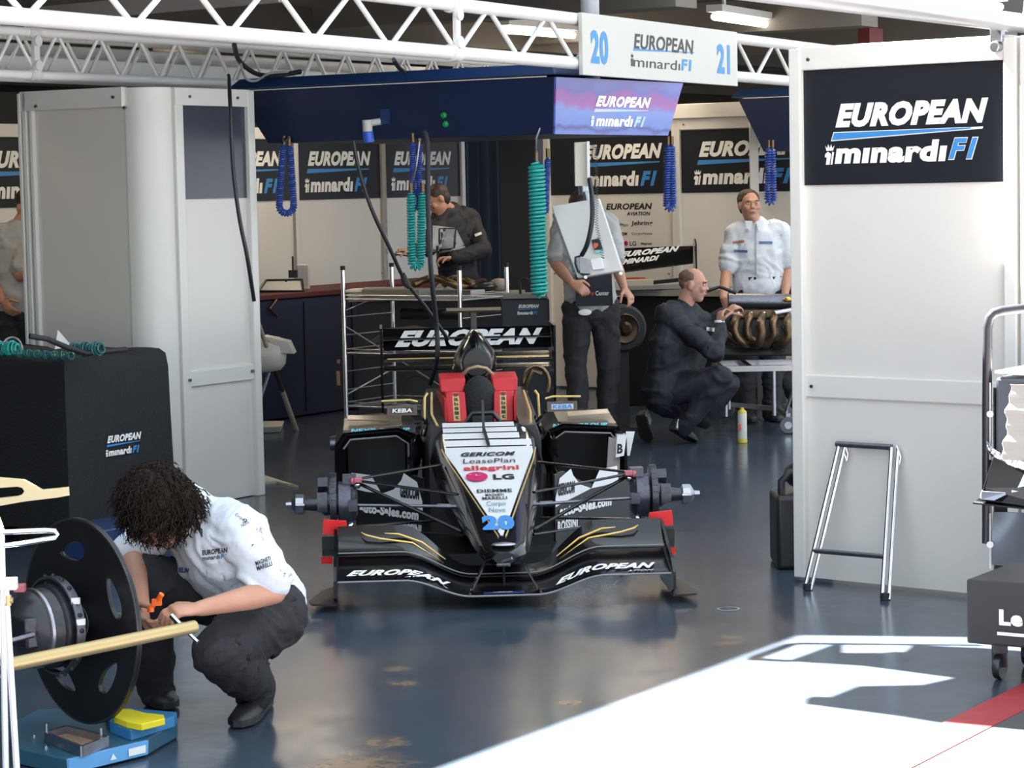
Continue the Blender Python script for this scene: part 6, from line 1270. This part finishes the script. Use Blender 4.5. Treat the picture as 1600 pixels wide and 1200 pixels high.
mb = MB(); a = Y(474, 440, 19.9); mb.box(a, (.10, .08, .28)); tag(origin(mb.build('paper_roll', white_panel, bev=.01), a-Z*.14), 'white carton standing behind the open case lid', 'carton')
# white nose fairing on its stand with wooden props
fy = 17.3
t = thing('nose_fairing', 'white rounded nose fairing resting on slanted supports beside the corner unit', 'fairing', Y(420, 600, fy)-Z*Y(420, 600, fy).z, 0)
c = Y(400, 553, fy); R_ = .135; mb = MB(); mb.lathe([(.02, -.5), (R_*.97, -.5), (R_, -.1), (R_*.98, .08), (R_*.86, .17), (R_*.55, .205), (.0, .215)], c, V((1, 0, 0)), 28); mb.build('shell', mat('fairing_white', (.60, .57, .50), .4), t)
mb = MB(); a = [Y(412, 525, fy-.1), Y(451, 534, fy-.1), Y(460, 553, fy-.1), Y(438, 552, fy-.1)]; mb.add(a+[p+V((0, .2, 0)) for p in a], [(0, 1, 2, 3), (7, 6, 5, 4)]+[(i, (i+1) % 4, 4+(i+1) % 4, 4+i) for i in range(4)]); mb.build('fin', mat('fairing_white', (.60, .57, .50), .4), t, smooth=False, bev=.004)
mb = MB(); mb.cyl(Y(421, 582, fy), Y(406, 626, fy), .012, 8); mb.build('support_leg', steel_dull, t)
pw = mat('prop_wood', (.42, .36, .28), .6)
mb = MB(); b_2 = G(463, 672); tp = Y(402, 500, 16.9); mb.cyl(tp, tp.lerp(b_2, .40), .016, 10); mb.build('prop_pole', pw, t)
mb = MB(); mb.cyl(tp.lerp(b_2, .40), tp.lerp(b_2, .62), .018, 10); mb.build('pole_grip', rubber, t)
mb = MB(); mb.cyl(tp.lerp(b_2, .62), b_2, .019, 10); mb.build('pole_foot', pw, t)
mb = MB(); mb.cyl(Y(388, 496, 16.9), tp, .012, 8); mb.build('pole_arm', pw, t)
# white tray on the floor
c = G(398, 673); t = thing('drip_tray', 'white shallow drip tray on the floor beside the corner unit', 'tray', G(420, 670), 0)
a = [G(388, 678), G(438, 676), G(442, 668), G(394, 668)]; mb = MB(); mb.hexa([p+Z*.003 for p in a]+[p+(p-G(417, 668))*.10+Z*.05 for p in a]); mb.build('pan', mat('tray_white', (.5, .48, .42), .5), t, smooth=False, bev=.005)
mb = MB(); a = [G(398, 757), G(432, 755), G(466, 762), G(400, 741)]; mb.hexa([a[0], a[1], a[2], a[3]]+[p+Z*.012 for p in a]); tag(origin(mb.build('floor_board', mat('board_pale', (.42, .39, .32), .6), smooth=False), a[0]), 'pale thin board lying on the floor behind the mechanic', 'board')
# right bench with rear wing, bowl, papers
wy = 20.0
t = thing('side_bench', 'pale counter along the right back wall behind the men', 'bench', Y(1000, 560, wy)-Z*Y(1000, 560, wy).z, 0)
p0 = Y(952, 470, 19.7); L_ = 1.3; mb = MB(); zt_ = Y(1000, 452, 19.6).z; c = V((p0.x, p0.y, 0))
mb.hexa([c+Z*(zt_-.05)-v*.1, c+Z*(zt_-.05)+v*L_, c+Z*(zt_-.05)+v*L_+u*.6, c+Z*(zt_-.05)+u*.6-v*.1, c+Z*zt_-v*.1, c+Z*zt_+v*L_, c+Z*zt_+v*L_+u*.6, c+Z*zt_+u*.6-v*.1]); mb.build('counter_top', mat('table_pale', (.30, .29, .25), .5), t, smooth=False)
mb = MB(); mb.box(c+v*(L_/2)+u*.32+Z*(zt_-.06)/2, (L_-.05, .5, zt_-.07), (v, u, Z)); mb.build('cabinet', carbon_matt, t, smooth=False)
zc2 = zt_
t = thing('spare_rear_wing', 'black spare rear wing with white lettering lying on the counter by the back wall', 'rear wing', Y(1020, 450, 19.8), 0)
R4 = lambda px, py, o_=0: Y(px, py, 19.75+o_)
mb = MB(); mb.hexa([R4(962, 428), R4(1083, 412), R4(1083, 412, .12), R4(962, 428, .12), R4(962, 388, .1), R4(1083, 384, .1), R4(1083, 384, .16), R4(962, 388, .16)]); mb.build('wing_plane', carbon, t, smooth=False, bev=.006)
mb = MB(); mb.prism([(-.02, 0), (.25, 0), (.25, .3), (.1, .34), (-.02, .3)], R4(1087, 440), V((0, 1, 0)), Z, (.012, 0, 0)); mb.build('end_plate', carbon, t, smooth=False)
mb = MB(); mb.bar(R4(965, 447), R4(1070, 436), .10, .03); mb.build('lower_plane', carbon, t, smooth=False)
mb = MB(); o_ = R4(968, 402, .01); e_ = (R4(1062, 392, .01)-o_); upv = (R4(968, 388, .09)-R4(968, 402, .05)); put_text(mb, 'EUROPEAN', o_-V((0, .06, .0)), e_.normalized(), Z, e_.length, .045, .06, .5, 0); o_ = R4(972, 413); e_ = R4(1030, 406)-o_; put_text(mb, 'MINARDI', o_-V((0, .05, 0)), e_.normalized(), Z, e_.length, .04, .06, .5, 0); mb.build('wing_lettering', text_white, t, smooth=False)
mb = MB(); c = Y(990, 436, 19.7); mb.lathe([(.03, 0), (.08, .03), (.10, .06), (.095, .06), (.075, .035), (.0, .01)], c-Z*.05, Z, 24); tag(origin(mb.build('bowl', mat('bowl_orange', (.65, .10, .03), .4)), c-Z*.05), 'orange-red bowl on the counter right of the man in black trousers', 'bowl')
mb = MB(); c = Y(985, 452, 19.5); mb.box(V((c.x, c.y+.05, zc2+.04)), (.36, .2, .08)); tag(origin(mb.build('pale_box', mat('carton_pale', (.42, .38, .30), .7), bev=.004), (c.x, c.y, zc2)), 'pale box on the counter under the orange bowl', 'box')
mb = MB(); c = Y(1030, 462, 19.5); mb.box(V((c.x, c.y, zc2+.02)), (.5, .15, .03)); tag(origin(mb.build('newspaper', mat('paper_grey', (.22, .21, .2), .8)), (c.x, c.y, zc2)), 'folded newspaper on the counter behind the crouching man', 'paper')
# black hub part leaning beside the man in black trousers
c = Y(966, 512, 17.6); t = thing('spare_wheel_hub', 'dark round wheel hub assembly held at the side of the man in black trousers', 'wheel', V((c.x, c.y, 0)), 0)
mb = MB(); mb.lathe([(.05, .0), (.16, .0), (.17, .02), (.17, .12), (.15, .14), (.05, .14)], c, V((.3, -1, 0)), 36); mb.build('drum', rubber, t)
mb = MB(); mb.lathe([(.10, .141), (.108, .150), (.10, .158), (.09, .15)], c, V((.3, -1, 0)), 30); mb.lathe([(.04, .13), (.05, .16), (.03, .18), (.0, .18)], c, V((.3, -1, 0)), 24); mb.build('hub_ring', mat('ring_brown', (.07, .045, .025), .35, .6), t)
mb = MB(); mb.box(V((c.x+.02, c.y-.02, (c.z-.17)/2)), (.10, .10, c.z-.17)); mb.box(V((c.x, c.y, .02)), (.3, .3, .04)); mb.build('stand', carbon_matt, t, smooth=False)
# toolbox with logo beside
c = Y(822, 560, 17.0); c.z = 0; t = thing('tool_cabinet', 'dark tool cabinet with small team logo behind the rear wing', 'cabinet', c, 0)
z2_ = Y(822, 466, 17).z; mb = MB(); mb.box(c+Z*z2_/2, (.33, .35, z2_)); mb.build('body', mat('cabinet_dark', (.015, .018, .028), .5), t, smooth=False, bev=.01)
o_ = Y(808, 492, 16.82); logo(t, o_+V((0, 0, 0)), V((1, 0, 0)), Z, .15, .07)
mb = MB(); mb.box(c+Z*(z2_+.02), (.3, .3, .03)); mb.build('top_tray', mat('tray_beige', (.26, .24, .2), .6), t, smooth=False)
mb = MB(); mb.tube([c+V((-.03, -.1, z2_+.03)), c+V((-.035, -.1, z2_+.12)), c+V((.0, -.1, z2_+.14)), c+V((.05, -.1, z2_+.12)), c+V((.05, -.1, z2_+.03))], .010, 8); mb.build('carry_handle', carbon_matt, t)
# ---------------- engine on its trolley ----------------
ey = 17.3; E_ = lambda px, py, o_=0: Y(px, py, ey+o_)
t = thing('engine', 'dark racing engine with bronze exhaust headers on the trolley at the right', 'engine', E_(1190, 560), 0)
mb = MB(); mb.hexa([E_(1118, 556, -.2), E_(1262, 556, -.2), E_(1262, 556, .35), E_(1118, 556, .35), E_(1124, 488, -.1), E_(1262, 488, -.1), E_(1262, 488, .25), E_(1124, 488, .25)]); mb.build('block', mat('block_dark', (.03, .028, .026), .35, .6, var=.4, vscale=20), t, smooth=False, bev=.015)
mb = MB(); mb.cyl(E_(1138, 470, 0), E_(1262, 472, 0), .055, 20); mb.build('cam_cover', gun, t)
mb = MB(); mb.bar(E_(1135, 490, -.14), E_(1250, 490, -.14), .02, .05); mb.build('exhaust_flange', bronze, t, smooth=False)
for i, (px, qx, r_, dp) in enumerate(((1136, 1166, .026, -.26), (1152, 1172, .028, -.32), (1172, 1196, .03, -.24), (1192, 1178, .03, -.34), (1212, 1190, .028, -.26), (1234, 1212, .03, -.3))):
    mb = MB(); P_ = [E_(px, 492, -.14), E_(px-1, 497, -.2), E_(px-4, 506, dp), E_(px-2, 520+3*(i % 3), dp-.02), E_((px+qx)/2, 534+3*(i % 2), dp), E_(qx, 538, -.24), E_(qx+14, 530+4*(i % 2), -.2)]
    out = []
    for k in range(len(P_)-1):
        a0_, a1__, a2_, a3_ = P_[max(0, k-1)], P_[k], P_[k+1], P_[min(len(P_)-1, k+2)]
        for j in range(5): q = j/5; out.append(.5*((2*a1__)+(a2_-a0_)*q+(2*a0_-5*a1__+4*a2_-a3_)*q*q+(a3_-a0_+3*a1__-3*a2_)*q**3))
    mb.tube(out+[P_[-1]], r_, 12); mb.build('header_pipe', bronze, t)
    mb = MB(); mb.ell(E_(px+2, 489, -.17), (.010, .010, .010)); mb.build('bolt', steel, t)
mb = MB(); mb.cyl(E_(1210, 490, -.2), E_(1262, 480, -.1), .02, 10); mb.cyl(E_(1222, 512, -.2), E_(1262, 498, -.1), .012, 10); mb.build('pipe', steel_dull, t)
mb = MB(); mb.ell(E_(1234, 468, -.1), (.05, .03, .02)); mb.build('brass_cap', mat('brass', (.8, .5, .12), .2, .8), t)
mb = MB(); mb.tube([E_(1105, 455, -.1), E_(1125, 448, -.1), E_(1150, 458, -.1)], .012, 8); mb.build('wiring_loom', cable_blk, t)
t = thing('engine_trolley', 'wheeled steel trolley carrying the engine', 'trolley', G(1190, 682), 0)
zt_ = E_(1190, 572).z; xl, xr = E_(1118, 572).x, E_(1275, 572).x
for y0 in (-.2, .35): mb = MB(); mb.bar(V((xl, ey+y0, zt_)), V((xr, ey+y0, zt_)), .04); mb.build('rail', steel, t, smooth=False)
for x in (xl+.02, xl+.22, xr-.05): mb = MB(); mb.bar(V((x, ey-.2, zt_)), V((x, ey+.35, zt_)), .04); mb.build('cross_rail', steel_dull, t, smooth=False)
for x, y0, px in ((xl+.05, -.2, 0), (xl+.12, .35, 0), (xr-.32, -.2, 0), (xr-.1, .35, 0)):
    c = V((x, ey+y0, 0)); mb = MB(); mb.cyl(c+Z*.14, V((x, ey+y0, zt_)), .015, 10); mb.build('leg', steel_dull, t)
for px, py in ((1105, 664), (1136, 652), (1203, 656), (1232, 678)):
    c = G(px, py); mb = MB(); mb.lathe([(.056, -.016), (.06, 0), (.056, .016)], c+Z*.062, V((.2, 1, 0)), 24); w8 = mb.build('castor', mat('castor_grey', (.16, .16, .16), .5), t)
    mb = MB(); mb.lathe([(.026, -.02), (.026, .02)], c+Z*.062, V((.2, 1, 0)), 16); o = mb.build('wheel_hub', steel, t); o.parent = w8
mb = MB(); a, b = G(1105, 664), G(1136, 652); c, d = G(1232, 678), G(1203, 656); mb.bar(a+Z*.13, b+Z*.13, .03); mb.bar(c+Z*.13, d+Z*.13, .03); mb.bar(a.lerp(b, .5)+Z*.13, c.lerp(d, .5)+Z*.13, .05, .03); mb.build('base_frame', steel_dull, t, smooth=False)
mb = MB(); p = E_(1245, 590, -.2); mb.cyl(G(1228, 676)+Z*.14, p, .012, 10); mb.build('strut', steel, t)
c = G(1160, 692); t = thing('spray_can', 'tall white spray can with yellow bands standing on the floor by the trolley', 'spray can', c, 0)
mb = MB(); mb.lathe([(.031, .02), (.032, .025), (.032, .20), (.031, .205)], c, Z, 24); mb.build('body', mat('can_white', (.62, .60, .52), .35), t)
mb = MB(); mb.lathe([(.030, 0), (.033, .003), (.033, .02), (.032, .03)], c, Z, 24); mb.build('base_band', mat('can_yellow', (.60, .48, .05), .4), t)
mb = MB(); mb.lathe([(.032, .205), (.03, .215), (.014, .228), (.012, .24), (.005, .24)], c, Z, 24); mb.build('cap', mat('can_yellow', (.60, .48, .05), .4), t)
mb = MB(); mb.box(c+V((-.02, -.028, .11)), (.018, .008, .04)); mb.build('printed_label', mat('label_red', (.6, .09, .07), .5), t, smooth=False)
